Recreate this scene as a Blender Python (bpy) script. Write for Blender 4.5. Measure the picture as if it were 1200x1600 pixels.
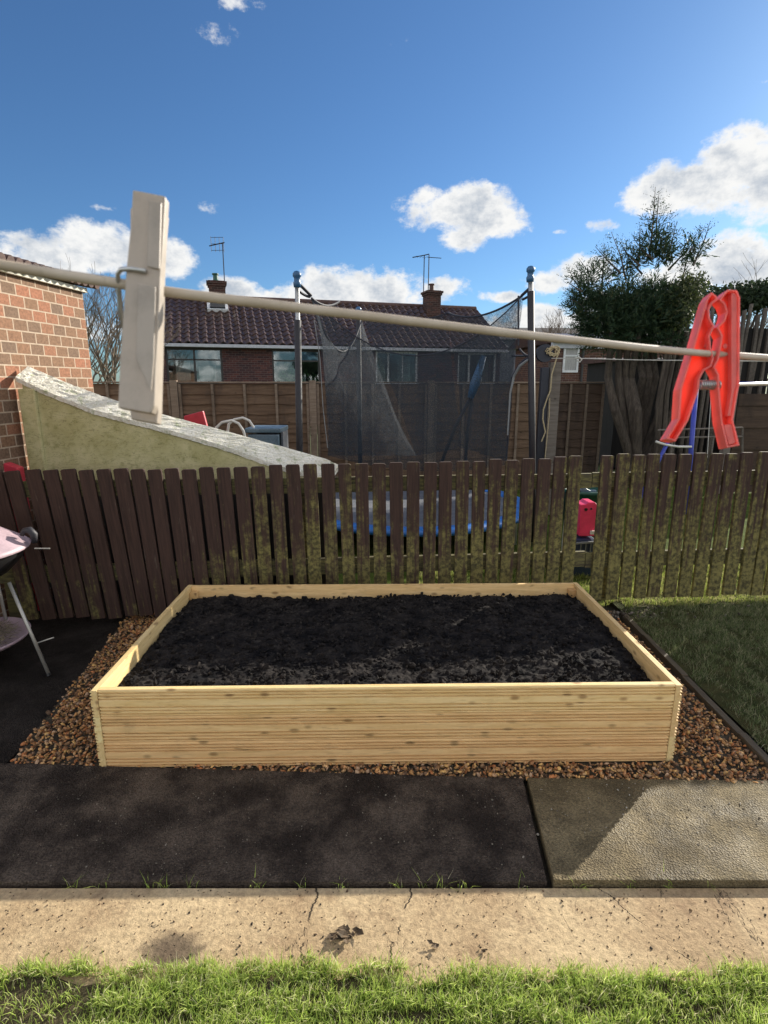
import bpy, bmesh, math, random
import numpy as np
from mathutils import Vector, Matrix, noise as mnoise

random.seed(7)
RNG = np.random.default_rng(11)
for o in list(bpy.data.objects):
    bpy.data.objects.remove(o)
S = bpy.context.scene
COL = S.collection

# ------------------------------------------------------------------ camera
EYE = Vector((0, 0, 1.56))
PITCH = math.radians(13.09)
F = 860.0                       # focal length in photo pixels (photo is 1200 x 1600)
cam_d = bpy.data.cameras.new("camera")
cam = bpy.data.objects.new("camera", cam_d)
COL.objects.link(cam)
cam.location = EYE
cam.rotation_euler = (math.pi / 2 - PITCH, 0, 0)
cam_d.sensor_fit = 'HORIZONTAL'
cam_d.sensor_width = 36
cam_d.lens = 36 * F / 1200
cam_d.clip_start = 0.01
cam_d.clip_end = 2000
cam_d.dof.use_dof = True
cam_d.dof.focus_distance = 3.0
cam_d.dof.aperture_fstop = 34
S.camera = cam
S.render.resolution_x = 768
S.render.resolution_y = 1024

# ------------------------------------------------------------------ light
SUN_EL = math.radians(21.6)
SUN_AZ = math.radians(47)       # from +Y towards +X
SKY_STRENGTH = 0.06
SUN_STRENGTH = 4.6
S.view_settings.view_transform = 'Standard'
S.view_settings.look = 'None'
S.view_settings.gamma = 1
S.view_settings.exposure = 1.0
sv = Vector((math.sin(SUN_AZ) * math.cos(SUN_EL), math.cos(SUN_AZ) * math.cos(SUN_EL), math.sin(SUN_EL)))
sd = bpy.data.lights.new("sun", 'SUN')
sd.energy = SUN_STRENGTH
sd.angle = math.radians(0.5)
sd.color = (1.0, 0.93, 0.8)
so = bpy.data.objects.new("sun", sd)
so.rotation_euler = sv.to_track_quat('Z', 'Y').to_euler()
so.location = (6, 6, 8)
COL.objects.link(so)


def cam_dir(px, py):
    v = (py - 800) / F
    h = (px - 600) / F
    fw = Vector((0, math.cos(PITCH), -math.sin(PITCH)))
    up = Vector((0, math.sin(PITCH), math.cos(PITCH)))
    return fw + Vector((1, 0, 0)) * h - up * v


def P(px, py, Y):
    d = cam_dir(px, py)
    return EYE + d * (Y / d.y)


def PZ(px, py, z=0.0):
    d = cam_dir(px, py)
    return EYE + d * ((z - EYE.z) / d.z)


def PD(px, py, dist):
    return EYE + cam_dir(px, py) * dist


# ------------------------------------------------------------------ node helpers
class NT:
    def __init__(s, tree):
        s.t = tree
        s.n = tree.nodes
        s.l = tree.links

    def new(s, kind, **kw):
        nd = s.n.new(kind)
        for k, v in kw.items():
            setattr(nd, k, v)
        return nd

    def link(s, a, b):
        s.l.new(a, b)

    def setin(s, nd, i, v):
        if v is None:
            return
        if hasattr(v, 'links') or isinstance(v, bpy.types.NodeSocket):
            s.link(v, nd.inputs[i])
        else:
            nd.inputs[i].default_value = v

    def math(s, op, a, b=None, c=None, clamp=False):
        nd = s.new('ShaderNodeMath', operation=op, use_clamp=clamp)
        s.setin(nd, 0, a)
        s.setin(nd, 1, b)
        s.setin(nd, 2, c)
        return nd.outputs[0]

    def vmath(s, op, a, b=None):
        nd = s.new('ShaderNodeVectorMath', operation=op)
        s.setin(nd, 0, a)
        s.setin(nd, 1, b)
        return nd.outputs[0]

    def mix(s, fac, a, b, kind='MIX'):
        nd = s.new('ShaderNodeMix', data_type='RGBA', blend_type=kind)
        s.setin(nd, 0, fac)
        for i, v in ((6, a), (7, b)):
            if isinstance(v, (tuple, list)):
                nd.inputs[i].default_value = (v[0], v[1], v[2], 1)
            else:
                s.link(v, nd.inputs[i])
        return nd.outputs[2]

    def noise(s, vec, scale, detail=4, rough=0.55, dist=0.0):
        nd = s.new('ShaderNodeTexNoise')
        s.link(vec, nd.inputs['Vector'])
        nd.inputs['Scale'].default_value = scale
        nd.inputs['Detail'].default_value = detail
        nd.inputs['Roughness'].default_value = rough
        nd.inputs['Distortion'].default_value = dist
        return nd.outputs[0]

    def voro(s, vec, scale, feature='F1', rnd=1.0):
        nd = s.new('ShaderNodeTexVoronoi', feature=feature)
        s.link(vec, nd.inputs['Vector'])
        nd.inputs['Scale'].default_value = scale
        nd.inputs['Randomness'].default_value = rnd
        return nd

    def smooth(s, v, lo, hi, a=0.0, b=1.0):
        nd = s.new('ShaderNodeMapRange', interpolation_type='SMOOTHSTEP')
        s.setin(nd, 0, v)
        for i, k in ((1, lo), (2, hi), (3, a), (4, b)):
            s.setin(nd, i, k)
        return nd.outputs[0]

    def mapping(s, vec, scale=(1, 1, 1), loc=(0, 0, 0), rot=(0, 0, 0)):
        nd = s.new('ShaderNodeMapping')
        s.link(vec, nd.inputs[0])
        nd.inputs['Scale'].default_value = scale
        nd.inputs['Location'].default_value = loc
        nd.inputs['Rotation'].default_value = rot
        return nd.outputs[0]


def newmat(name):
    m = bpy.data.materials.new(name)
    m.use_nodes = True
    m.node_tree.nodes.clear()
    k = NT(m.node_tree)
    out = k.new('ShaderNodeOutputMaterial')
    b = k.new('ShaderNodeBsdfPrincipled')
    k.link(b.outputs[0], out.inputs[0])
    tc = k.new('ShaderNodeTexCoord')
    obj = tc.outputs['Object']
    return m, k, b, obj, out


def world_pos(k):
    return k.new('ShaderNodeNewGeometry').outputs['Position']


def rnd_vec(k, vec, amt=40.0):
    """object coordinates shifted by a per-object random amount"""
    oi = k.new('ShaderNodeObjectInfo')
    r = k.math('MULTIPLY', oi.outputs['Random'], amt)
    cb = k.new('ShaderNodeCombineXYZ')
    k.link(r, cb.inputs[0]); k.link(r, cb.inputs[1]); k.link(r, cb.inputs[2])
    return k.vmath('ADD', vec, cb.outputs[0]), oi.outputs['Random']


def bump(k, b, h, strength=0.5, dist=0.01):
    bp = k.new('ShaderNodeBump')
    bp.inputs['Strength'].default_value = strength
    bp.inputs['Distance'].default_value = dist
    k.link(h, bp.inputs['Height'])
    k.link(bp.outputs[0], b.inputs['Normal'])


def setp(k, b, **kw):
    for n, v in kw.items():
        n = n.replace('_', ' ')
        if isinstance(v, bpy.types.NodeSocket):
            k.link(v, b.inputs[n])
        elif isinstance(v, (tuple, list)) and len(v) == 3:
            b.inputs[n].default_value = (*v, 1)
        else:
            b.inputs[n].default_value = v


def mottled(name, c1, c2, scale=6, stretch=(1, 1, 1), rough=0.7, bstr=0.3, bscale=60, bdist=0.004, metal=0.0,
            spec=0.4, c3=None, fine=0.35, rand=True):
    m, k, b, obj, out = newmat(name)
    v = k.mapping(obj, stretch)
    if rand:
        v, r = rnd_vec(k, v)
    n1 = k.smooth(k.noise(v, scale, 6, 0.62), 0.32, 0.68)
    col = k.mix(n1, c1, c2)
    if c3:
        n3 = k.smooth(k.noise(v, scale * 3.1, 4, 0.6), 0.55, 0.7)
        col = k.mix(n3, col, c3)
    n2 = k.noise(v, bscale, 4, 0.7)
    col = k.mix(fine, col, k.mix(k.smooth(n2, 0.3, 0.7), (0.25, 0.25, 0.25), (0.75, 0.75, 0.75)), 'OVERLAY')
    setp(k, b, Base_Color=col, Roughness=rough, Metallic=metal)
    b.inputs['Specular IOR Level'].default_value = spec
    if bstr:
        bump(k, b, n2, bstr, bdist)
    return m


def plain(name, c, rough=0.5, metal=0.0, spec=0.5):
    return mottled(name, tuple(x * 0.88 for x in c), tuple(min(1, x * 1.1) for x in c), 9, rough=rough, metal=metal,
                   spec=spec, bstr=0.08, bscale=80, bdist=0.001, fine=0.12)


# ------------------------------------------------------------------ world: sky with clouds
world = bpy.data.worlds.new("World")
S.world = world
world.use_nodes = True
wt = world.node_tree
wt.nodes.clear()
k = NT(wt)
wout = k.new('ShaderNodeOutputWorld')
bg = k.new('ShaderNodeBackground')
k.link(bg.outputs[0], wout.inputs[0])
sky = k.new('ShaderNodeTexSky', sky_type='NISHITA')
sky.sun_disc = False
sky.sun_elevation = SUN_EL
sky.sun_rotation = SUN_AZ
sky.altitude = 300
sky.air_density = 1.0
sky.dust_density = 0.45
sky.ozone_density = 3.0
bg.inputs[1].default_value = SKY_STRENGTH
tc = k.new('ShaderNodeTexCoord')
dirv = tc.outputs['Generated']
sep = k.new('ShaderNodeSeparateXYZ')
k.link(dirv, sep.inputs[0])
az = k.math('ARCTAN2', sep.outputs[0], sep.outputs[1])
el = k.math('ARCSINE', sep.outputs[2])
cmb = k.new('ShaderNodeCombineXYZ')
k.link(az, cmb.inputs[0])
k.link(k.math('MULTIPLY', el, 1.35), cmb.inputs[1])
ae = cmb.outputs[0]
n_big = k.noise(ae, 9, 7, 0.62)
n_fine = k.noise(ae, 34, 6, 0.65)
nn = k.math('ADD', k.math('MULTIPLY', k.math('SUBTRACT', n_big, 0.5), 3.0),
            k.math('MULTIPLY', k.math('SUBTRACT', n_fine, 0.5), 1.7))
# (px, py, rx, ry, strength) in photo pixels, turned into azimuth / elevation on the sky
CLOUDS = [(60, 402, 80, 34, .95), (160, 388, 72, 36, .95), (255, 402, 48, 30, .9), (20, 412, 55, 26, .9),
          (335, 325, 34, 16, .2), (385, 8, 50, 18, .22), (345, 55, 62, 26, .02), (620, 65, 30, 12, .05),
          (165, 325, 30, 9, .1),
          (715, 325, 78, 34, .95), (765, 345, 62, 26, .9), (725, 370, 42, 22, .7), (675, 308, 36, 18, .8),
          (545, 455, 75, 34, 1), (600, 460, 60, 34, 1), (480, 462, 50, 22, .8), (690, 455, 50, 22, .7),
          (365, 455, 45, 20, .8), (430, 465, 50, 14, .5),
          (1080, 290, 95, 40, 1), (1150, 255, 70, 48, 1), (1215, 270, 70, 62, 1), (1040, 315, 50, 22, .8),
          (1130, 410, 90, 36, 1), (1190, 425, 70, 40, 1), (1060, 430, 60, 26, .8),
          (870, 440, 50, 20, .7), (910, 425, 50, 26, .8), (940, 352, 34, 12, .4), (875, 362, 16, 6, .3),
          (780, 463, 40, 10, .5), (860, 500, 70, 22, .9), (950, 480, 70, 30, .6), (1195, 125, 30, 8, .1),
          (1140, 205, 50, 10, .12), (610, 520, 600, 26, .6)]
acc = None
lit = None
for (cx, cy, rx, ry, s_) in CLOUDS:
    d0 = cam_dir(cx, cy).normalized()
    a0, e0 = math.atan2(d0.x, d0.y), math.asin(d0.z)
    dx = cam_dir(cx + rx, cy).normalized(); dy = cam_dir(cx, cy - ry).normalized()
    ra = abs(math.atan2(dx.x, dx.y) - a0) * 1.25
    re = abs(math.asin(dy.z) - e0) * 1.25
    u = k.math('DIVIDE', k.math('SUBTRACT', az, a0), ra)
    w = k.math('DIVIDE', k.math('SUBTRACT', el, e0), re)
    r2 = k.math('ADD', k.math('MULTIPLY', u, u), k.math('MULTIPLY', w, w))
    v_ = k.math('SUBTRACT', 1.0 * s_ + 0.15, r2)
    v_ = k.math('MAXIMUM', v_, -3.0)
    acc = v_ if acc is None else k.math('MAXIMUM', acc, v_)
# added clouds outside the camera view, put in as fill light
behind = k.smooth(k.math('ABSOLUTE', az), 0.75, 1.0)
n_far = k.noise(ae, 2.6, 5, 0.6)
lowmask = k.smooth(el, 0.02, 0.9, 1.0, 0.55)
far = k.math('MULTIPLY', k.math('MULTIPLY', k.math('SUBTRACT', n_far, 0.46), 9.0), lowmask)
far = k.math('SUBTRACT', far, k.math('MULTIPLY', k.math('SUBTRACT', 1.0, behind), 6.0))
acc = k.math('MAXIMUM', acc, far)
dens = k.math('ADD', acc, nn)
cov = k.smooth(dens, 0.0, 0.75)
cov = k.math('MULTIPLY', cov, k.smooth(el, -0.02, 0.01))
# self shading: grey where the cloud is thick, white rims
n_sh = k.noise(ae, 16, 5, 0.6)
shade = k.smooth(k.math('ADD', k.math('MULTIPLY', dens, 0.30), k.math('MULTIPLY', n_sh, 1.1)), 0.66, 1.15)
cloudcol = k.mix(shade, (8.0, 8.0, 7.9), (4.0, 4.5, 5.2))
# these added out-of-view clouds are boosted to brighten faces in shade
cloudcol = k.mix(behind, cloudcol, (19.5, 18.7, 17.4))
skyc = k.mix(cov, k.mix(1.0, sky.outputs[0], (.60, .84, 1.06), 'MULTIPLY'), cloudcol)
k.link(skyc, bg.inputs[0])

# ------------------------------------------------------------------ object helpers
ROOTLOC = {}


def tag(o, label=None, cat=None, group=None, kind=None):
    if label: o['label'] = label
    if cat: o['category'] = cat
    if group: o['group'] = group
    if kind: o['kind'] = kind
    return o


def empty(name, loc=(0, 0, 0), rz=0.0, label=None, cat=None, group=None):
    o = bpy.data.objects.new(name, None)
    o.empty_display_size = 0.1
    o.location = loc
    o.rotation_euler = (0, 0, rz)
    COL.objects.link(o)
    o['_m'] = 1
    del o['_m']
    ROOTLOC[o.name] = Matrix.Translation(Vector(loc)) @ Matrix.Rotation(rz, 4, 'Z')
    return tag(o, label, cat, group)


def link(name, me, mat, parent=None, world_coords=True, smooth=False):
    """mesh vertices are in world coordinates unless world_coords is False"""
    if mat is not None and not me.materials:
        me.materials.append(mat)
    if parent is not None and world_coords:
        me.transform(ROOTLOC[parent.name].inverted())
    o = bpy.data.objects.new(name, me)
    COL.objects.link(o)
    if parent is not None:
        o.parent = parent
        ROOTLOC[o.name] = ROOTLOC[parent.name].copy()
    else:
        ROOTLOC[o.name] = Matrix.Identity(4)
    if smooth:
        me.polygons.foreach_set('use_smooth', [True] * len(me.polygons))
    return o


class MB:
    def __init__(s):
        s.v = []
        s.f = []

    def add(s, vs, fs):
        o = len(s.v)
        s.v += [tuple(p) for p in vs]
        s.f += [tuple(i + o for i in f) for f in fs]
        return s

    def box(s, c, size, rot=None, top=None):
        x, y, z = (a / 2 for a in size)
        tx, ty = (top if top else (1, 1))
        vs = [Vector(p) for p in ((-x, -y, -z), (x, -y, -z), (x, y, -z), (-x, y, -z),
                                  (-x * tx, -y * ty, z), (x * tx, -y * ty, z), (x * tx, y * ty, z), (-x * tx, y * ty, z))]
        if rot is not None:
            vs = [rot @ p for p in vs]
        c = Vector(c)
        return s.add([p + c for p in vs],
                     [(0, 3, 2, 1), (4, 5, 6, 7), (0, 1, 5, 4), (1, 2, 6, 5), (2, 3, 7, 6), (3, 0, 4, 7)])

    def tube(s, pts, r, n=8, caps=True, flat=None):
        pts = [Vector(p) for p in pts]
        if not isinstance(r, (list, tuple)):
            r = [r] * len(pts)
        rings = []
        up = None
        for i, p in enumerate(pts):
            a = pts[max(i - 1, 0)]; b = pts[min(i + 1, len(pts) - 1)]
            t = (b - a)
            if t.length < 1e-9: t = Vector((0, 0, 1))
            t.normalize()
            if up is None:
                up = Vector((0, 0, 1)) if abs(t.z) < 0.9 else Vector((1, 0, 0))
            x = t.cross(up)
            if x.length < 1e-6: x = t.cross(Vector((0, 1, 0)))
            x.normalize()
            y = x.cross(t).normalized()
            up = y
            fx, fy = (flat if flat else (1, 1))
            rings.append([p + (x * math.cos(2 * math.pi * j / n) * fx + y * math.sin(2 * math.pi * j / n) * fy) * r[i]
                          for j in range(n)])
        o = len(s.v)
        for rg in rings: s.v += [tuple(q) for q in rg]
        for i in range(len(rings) - 1):
            for j in range(n):
                a = o + i * n + j; b = o + i * n + (j + 1) % n
                s.f.append((a, b, b + n, a + n))
        if caps:
            s.f.append(tuple(o + j for j in range(n))[::-1])
            s.f.append(tuple(o + (len(rings) - 1) * n + j for j in range(n)))
        return s

    def lathe(s, c, prof, n=32):
        c = Vector(c)
        o = len(s.v)
        for (r, z) in prof:
            for j in range(n):
                a = 2 * math.pi * j / n
                s.v.append((c.x + r * math.cos(a), c.y + r * math.sin(a), c.z + z))
        for i in range(len(prof) - 1):
            for j in range(n):
                a = o + i * n + j; b = o + i * n + (j + 1) % n
                s.f.append((a, b, b + n, a + n))
        return s

    def prism(s, poly, ext):
        """polygon (list of Vectors) swept along ext"""
        n = len(poly)
        e = Vector(ext)
        vs = [Vector(p) for p in poly] + [Vector(p) + e for p in poly]
        fs = [tuple(range(n))[::-1], tuple(range(n, 2 * n))]
        fs += [(i, (i + 1) % n, (i + 1) % n + n, i + n) for i in range(n)]
        return s.add(vs, fs)

    def mesh(s, name):
        me = bpy.data.meshes.new(name)
        me.from_pydata(s.v, [], s.f)
        me.update()
        return me

    def build(s, name, mat, parent=None, world_coords=True, smooth=False, bevel=0.0, fix=True, seg=2):
        me = s.mesh(name)
        if fix or bevel:
            bm = bmesh.new()
            bm.from_mesh(me)
            if bevel:
                bmesh.ops.bevel(bm, geom=bm.edges[:] , offset=bevel, segments=seg, affect='EDGES', profile=0.6,
                                clamp_overlap=True)
            bmesh.ops.recalc_face_normals(bm, faces=bm.faces[:])
            bm.to_mesh(me)
            bm.free()
        return link(name, me, mat, parent, world_coords, smooth)


def np_mesh(name, verts, faces, cols=None, loops_per=None):
    """fast mesh from numpy: faces (n,k)"""
    me = bpy.data.meshes.new(name)
    kf = faces.shape[1]
    me.vertices.add(len(verts))
    me.vertices.foreach_set('co', np.asarray(verts, dtype=np.float32).ravel())
    me.loops.add(faces.size)
    me.loops.foreach_set('vertex_index', faces.astype(np.int32).ravel())
    me.polygons.add(len(faces))
    me.polygons.foreach_set('loop_start', np.arange(0, faces.size, kf, dtype=np.int32))
    me.polygons.foreach_set('loop_total', np.full(len(faces), kf, dtype=np.int32))
    me.update(calc_edges=True)
    if cols is not None:
        a = me.color_attributes.new('Col', 'FLOAT_COLOR', 'POINT')
        c4 = np.ones((len(verts), 4), dtype=np.float32)
        c4[:, :3] = cols
        a.data.foreach_set('color', c4.ravel())
    return me


def vnoise(nx, ny, cells, rng=RNG):
    """smooth value noise on an nx x ny grid"""
    cx = max(2, int(cells)); cy = max(2, int(cells * ny / nx))
    g = rng.random((cy + 3, cx + 3))
    xs = np.linspace(0, cx, nx); ys = np.linspace(0, cy, ny)
    xi = xs.astype(int); yi = ys.astype(int)
    fx = xs - xi; fy = ys - yi
    fx = fx * fx * (3 - 2 * fx); fy = fy * fy * (3 - 2 * fy)
    a = g[np.ix_(yi, xi)]; b = g[np.ix_(yi, xi + 1)]; c = g[np.ix_(yi + 1, xi)]; d = g[np.ix_(yi + 1, xi + 1)]
    return (a * (1 - fx) + b * fx) * (1 - fy)[:, None] + (c * (1 - fx) + d * fx) * fy[:, None]


_bm = bmesh.new(); bmesh.ops.create_icosphere(_bm, subdivisions=1, radius=1)
ICO_V = np.array([v.co[:] for v in _bm.verts]); ICO_F = np.array([[v.index for v in f.verts] for f in _bm.faces]); _bm.free()
_bm = bmesh.new(); bmesh.ops.create_icosphere(_bm, subdivisions=2, radius=1)
ICO2_V = np.array([v.co[:] for v in _bm.verts]); ICO2_F = np.array([[v.index for v in f.verts] for f in _bm.faces]); _bm.free()


def stones(pos, size, cols, flat=0.6, rough=0.28, base=(ICO_V, ICO_F)):
    """lumps: pos (n,3), size (n,), cols (n,3)"""
    n = len(pos)
    V, Fc = base
    v = np.repeat(V[None], n, 0)
    v = v * (1 + RNG.uniform(-rough, rough, (n, len(V), 1)))
    sc = np.stack([RNG.uniform(.7, 1.3, n), RNG.uniform(.6, 1.0, n), RNG.uniform(.4, .8, n) * flat / .6], 1)
    v = v * sc[:, None, :]
    # random rotation
    q = RNG.normal(size=(n, 4)); q[:, 1:3] *= 0.45; q /= np.linalg.norm(q, axis=1)[:, None]
    w, x, y, z = q.T
    R = np.stack([1 - 2 * (y * y + z * z), 2 * (x * y - z * w), 2 * (x * z + y * w),
                  2 * (x * y + z * w), 1 - 2 * (x * x + z * z), 2 * (y * z - x * w),
                  2 * (x * z - y * w), 2 * (y * z + x * w), 1 - 2 * (x * x + y * y)], 1).reshape(n, 3, 3)
    v = np.einsum('nij,nkj->nki', R, v) * size[:, None, None] + pos[:, None, :]
    f = Fc[None] + (np.arange(n) * len(V))[:, None, None]
    c = np.repeat(cols[:, None, :], len(V), 1)
    return v.reshape(-1, 3), f.reshape(-1, 3), c.reshape(-1, 3)


def vcol_mat(name, rough=0.6, translucent=0.0, bscale=0, bstr=0.3, spec=0.4, mott=0.3):
    m, k, b, obj, out = newmat(name)
    at = k.new('ShaderNodeAttribute', attribute_name='Col')
    col = at.outputs['Color']
    if mott:
        n = k.noise(obj, 160 if bscale == 0 else bscale, 3, 0.7)
        col = k.mix(mott, col, k.mix(k.smooth(n, .3, .7), (.2, .2, .2), (.8, .8, .8)), 'OVERLAY')
    setp(k, b, Base_Color=col, Roughness=rough)
    b.inputs['Specular IOR Level'].default_value = spec
    if bscale:
        bump(k, b, k.noise(obj, bscale, 3, 0.7), bstr, 0.004)
    if translucent:
        tr = k.new('ShaderNodeBsdfTranslucent')
        k.link(col, tr.inputs[0])
        ms = k.new('ShaderNodeMixShader')
        ms.inputs[0].default_value = translucent
        k.link(b.outputs[0], ms.inputs[1]); k.link(tr.outputs[0], ms.inputs[2])
        k.link(ms.outputs[0], out.inputs[0])
    return m


# ------------------------------------------------------------------ materials
M = {}


def wood_new(name, c1, c2, dark, along='x', rand=True, moss=None, dirt=0.0, knots=True, rough=0.65):
    m, k, b, obj, out = newmat(name)
    v, r = rnd_vec(k, obj, 30.0) if rand else (obj, None)
    st = {'x': (1.2, 14, 14), 'y': (14, 1.2, 14), 'z': (14, 14, 1.2)}[along]
    gv = k.mapping(v, st)
    warp = k.noise(k.mapping(v, tuple(a * 0.35 for a in st)), 2.0, 3, 0.5)
    g = k.noise(gv, 3.2, 8, 0.7, 0.6)
    g2 = k.noise(k.mapping(v, tuple(a * 3.5 for a in st)), 3.0, 5, 0.65)
    col = k.mix(k.smooth(g, .3, .7), c1, c2)
    col = k.mix(k.math('MULTIPLY', k.smooth(g2, .52, .75), .45), col, dark)
    if knots:
        kv = k.mapping(v, tuple({1.2: 9.0}.get(a, 19.0) for a in st))
        vo = k.voro(kv, 1.0)
        kn = k.smooth(vo.outputs['Distance'], 0.08, 0.26, 1.0, 0.0)
        gate = k.smooth(k.noise(kv, 0.9, 1, .5), .36, .46)
        col = k.mix(k.math('MULTIPLY', k.math('MULTIPLY', kn, gate), .72), col, dark)
    if dirt:
        dn = k.smooth(k.noise(v, 5, 5, .65), .55, .75)
        col = k.mix(k.math('MULTIPLY', dn, dirt), col, (.10, .07, .045))
    if r is not None:
        tint = k.mix(r, (.38, .37, .36), (.58, .58, .58))
        col = k.mix(1.0, col, tint, 'OVERLAY')
    setp(k, b, Base_Color=col, Roughness=rough)
    b.inputs['Specular IOR Level'].default_value = 0.3
    bump(k, b, g2, 0.25, 0.002)
    return m


M['new_wood'] = wood_new('new_wood', (.66, .45, .19), (.80, .59, .30), (.22, .11, .04), dirt=.18)
M['new_wood_y'] = wood_new('new_wood_y', (.60, .42, .18), (.72, .55, .28), (.20, .10, .04), along='y')
M['new_wood_z'] = wood_new('new_wood_z', (.50, .30, .12), (.62, .42, .19), (.20, .10, .04), along='z', dirt=.5)
M['old_board'] = wood_new('old_board', (.06, .045, .03), (.10, .078, .05), (.02, .016, .01), along='y', dirt=.5, knots=False)


def picket_mat():
    m, k, b, obj, out = newmat('picket_paint')
    v, r = rnd_vec(k, obj, 50.0)
    wp = world_pos(k)
    sx = k.new('ShaderNodeSeparateXYZ'); k.link(wp, sx.inputs[0])
    grain = k.noise(k.mapping(v, (30, 30, 1.6)), 2.2, 6, .7)
    paint = k.mix(k.smooth(grain, .3, .7), (.034, .019, .015), (.066, .036, .027))
    wear = k.smooth(k.noise(k.mapping(v, (20, 20, 3)), 1.6, 6, .7), .60, .74)
    paint = k.mix(k.math('MULTIPLY', wear, .5), paint, (.15, .12, .095))
    # moss: more towards the right, stronger low down, in vertical streaks
    mx = k.smooth(sx.outputs[0], -1.5, -0.75, 0.0, 0.15)
    mx2 = k.smooth(sx.outputs[0], 0.6, 2.0, 0.0, 0.07)
    mz = k.smooth(sx.outputs[2], 0.1, 1.0, 0.13, -0.04)
    streak = k.noise(k.mapping(v, (24, 24, 1.3)), 1.5, 5, .65)
    patch = k.noise(v, 11, 5, .65)
    s_ = k.math('ADD', k.math('ADD', k.math('MULTIPLY', streak, .62), k.math('MULTIPLY', patch, .38)),
                k.math('ADD', k.math('ADD', mx, mx2), k.math('ADD', mz, k.math('MULTIPLY', r, .10))))
    mf = k.smooth(s_, .675, .86)
    moss = k.mix(k.smooth(k.noise(v, 40, 3, .6), .3, .7), (.050, .043, .018), (.21, .18, .06))
    col = k.mix(mf, paint, moss)
    setp(k, b, Base_Color=col, Roughness=.8)
    b.inputs['Specular IOR Level'].default_value = 0.3
    bump(k, b, k.math('ADD', grain, k.math('MULTIPLY', patch, .6)), .45, .003)
    return m


M['picket'] = picket_mat()
M['mossy_rail'] = mottled('mossy_rail', (.05, .04, .025), (.16, .14, .05), 9, (1, 8, 8), .85, .4, 50)


def brick_mat(name, bw, bh, mortar, c1, c2, c3, msize=.010, squash=1.0, rough=.85, bd=.006, off=.5):
    m, k, b, obj, out = newmat(name)
    sx = k.new('ShaderNodeSeparateXYZ'); k.link(obj, sx.inputs[0])
    cb = k.new('ShaderNodeCombineXYZ')
    k.link(k.math('ADD', sx.outputs[0], sx.outputs[1]), cb.inputs[0])
    k.link(sx.outputs[2], cb.inputs[1])
    wob = k.noise(obj, 9, 3, .6)
    wv = k.vmath('ADD', cb.outputs[0], k.vmath('MULTIPLY', k.vmath('SUBTRACT', k.new('ShaderNodeTexNoise').outputs['Color'], (.5, .5, .5)), (0, 0, 0)))
    br = k.new('ShaderNodeTexBrick')
    k.link(wv, br.inputs['Vector'])
    br.offset = off
    br.inputs['Scale'].default_value = 1
    br.inputs['Brick Width'].default_value = bw
    br.inputs['Row Height'].default_value = bh
    br.inputs['Mortar Size'].default_value = msize / 2
    br.inputs['Mortar Smooth'].default_value = .25
    br.inputs['Bias'].default_value = 0
    br.inputs['Color1'].default_value = (0, 0, 0, 1)
    br.inputs['Color2'].default_value = (1, 1, 1, 1)
    br.inputs['Mortar'].default_value = (.5, .5, .5, 1)
    t = br.outputs['Color']
    cr = k.new('ShaderNodeValToRGB')
    k.link(t, cr.inputs[0])
    e = cr.color_ramp.elements
    e[0].position = 0; e[0].color = (*c1, 1)
    e[1].position = 1; e[1].color = (*c3, 1)
    x = cr.color_ramp.elements.new(.45); x.color = (*c2, 1)
    fine = k.noise(obj, 55, 5, .7)
    col = k.mix(.5, cr.outputs[0], k.mix(k.smooth(fine, .3, .7), (.2, .2, .2), (.8, .8, .8)), 'OVERLAY')
    blot = k.smooth(k.noise(obj, 14, 4, .65), .55, .72)
    col = k.mix(k.math('MULTIPLY', blot, .35), col, tuple(a * .5 for a in c2))
    mc = k.mix(k.smooth(k.noise(obj, 25, 4, .6), .3, .7), tuple(a * .75 for a in mortar), mortar)
    edge = k.math('ADD', br.outputs['Fac'], k.math('MULTIPLY', k.math('SUBTRACT', wob, .5), .25))
    edge = k.smooth(edge, .3, .7)
    col = k.mix(edge, col, mc)
    setp(k, b, Base_Color=col, Roughness=rough)
    b.inputs['Specular IOR Level'].default_value = 0.2
    h = k.math('ADD', k.math('MULTIPLY', k.math('SUBTRACT', 1.0, edge), 1.0), k.math('MULTIPLY', fine, .35))
    bump(k, b, h, .7, bd)
    return m


M['shed_brick'] = brick_mat('shed_brick', .130, .0765, (.46, .36, .27), (.29, .125, .075), (.20, .115, .07), (.15, .10, .07), .011)
M['house_brick'] = brick_mat('house_brick', .225, .078, (.16, .13, .12), (.11, .045, .04), (.075, .034, .034), (.045, .026, .03), .012)
M['house_brick_side'] = brick_mat('house_brick_side', .225, .078, (.22, .17, .14), (.13, .065, .045), (.10, .05, .04), (.07, .04, .035), .012)
M['chimney_brick'] = brick_mat('chimney_brick', .225, .078, (.15, .12, .10), (.09, .04, .032), (.06, .03, .026), (.04, .024, .022), .012)
M['pantile'] = mottled('pantile', (.038, .020, .014), (.072, .038, .027), 3, rough=.38, bstr=.2, bscale=30, spec=.7, c3=(.03, .018, .016))
M['ridge_tile'] = mottled('ridge_tile', (.05, .025, .02), (.09, .045, .035), 4, rough=.6)
M['gutter_white'] = plain('gutter_white', (.42, .43, .47), .5)
M['dark_frame'] = plain('dark_frame', (.025, .022, .022), .45)
M['white_frame'] = plain('white_frame', (.62, .63, .64), .4)
M['room_dark'] = plain('room_dark', (.02, .022, .026), .9)
M['curtain'] = mottled('curtain', (.28, .28, .28), (.40, .39, .37), 8, (6, 6, .5), .9)
M['blind_blue'] = plain('blind_blue', (.05, .12, .26), .7)
M['plant_leaf'] = mottled('plant_leaf', (.02, .06, .02), (.05, .12, .03), 30, rough=.6)


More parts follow.
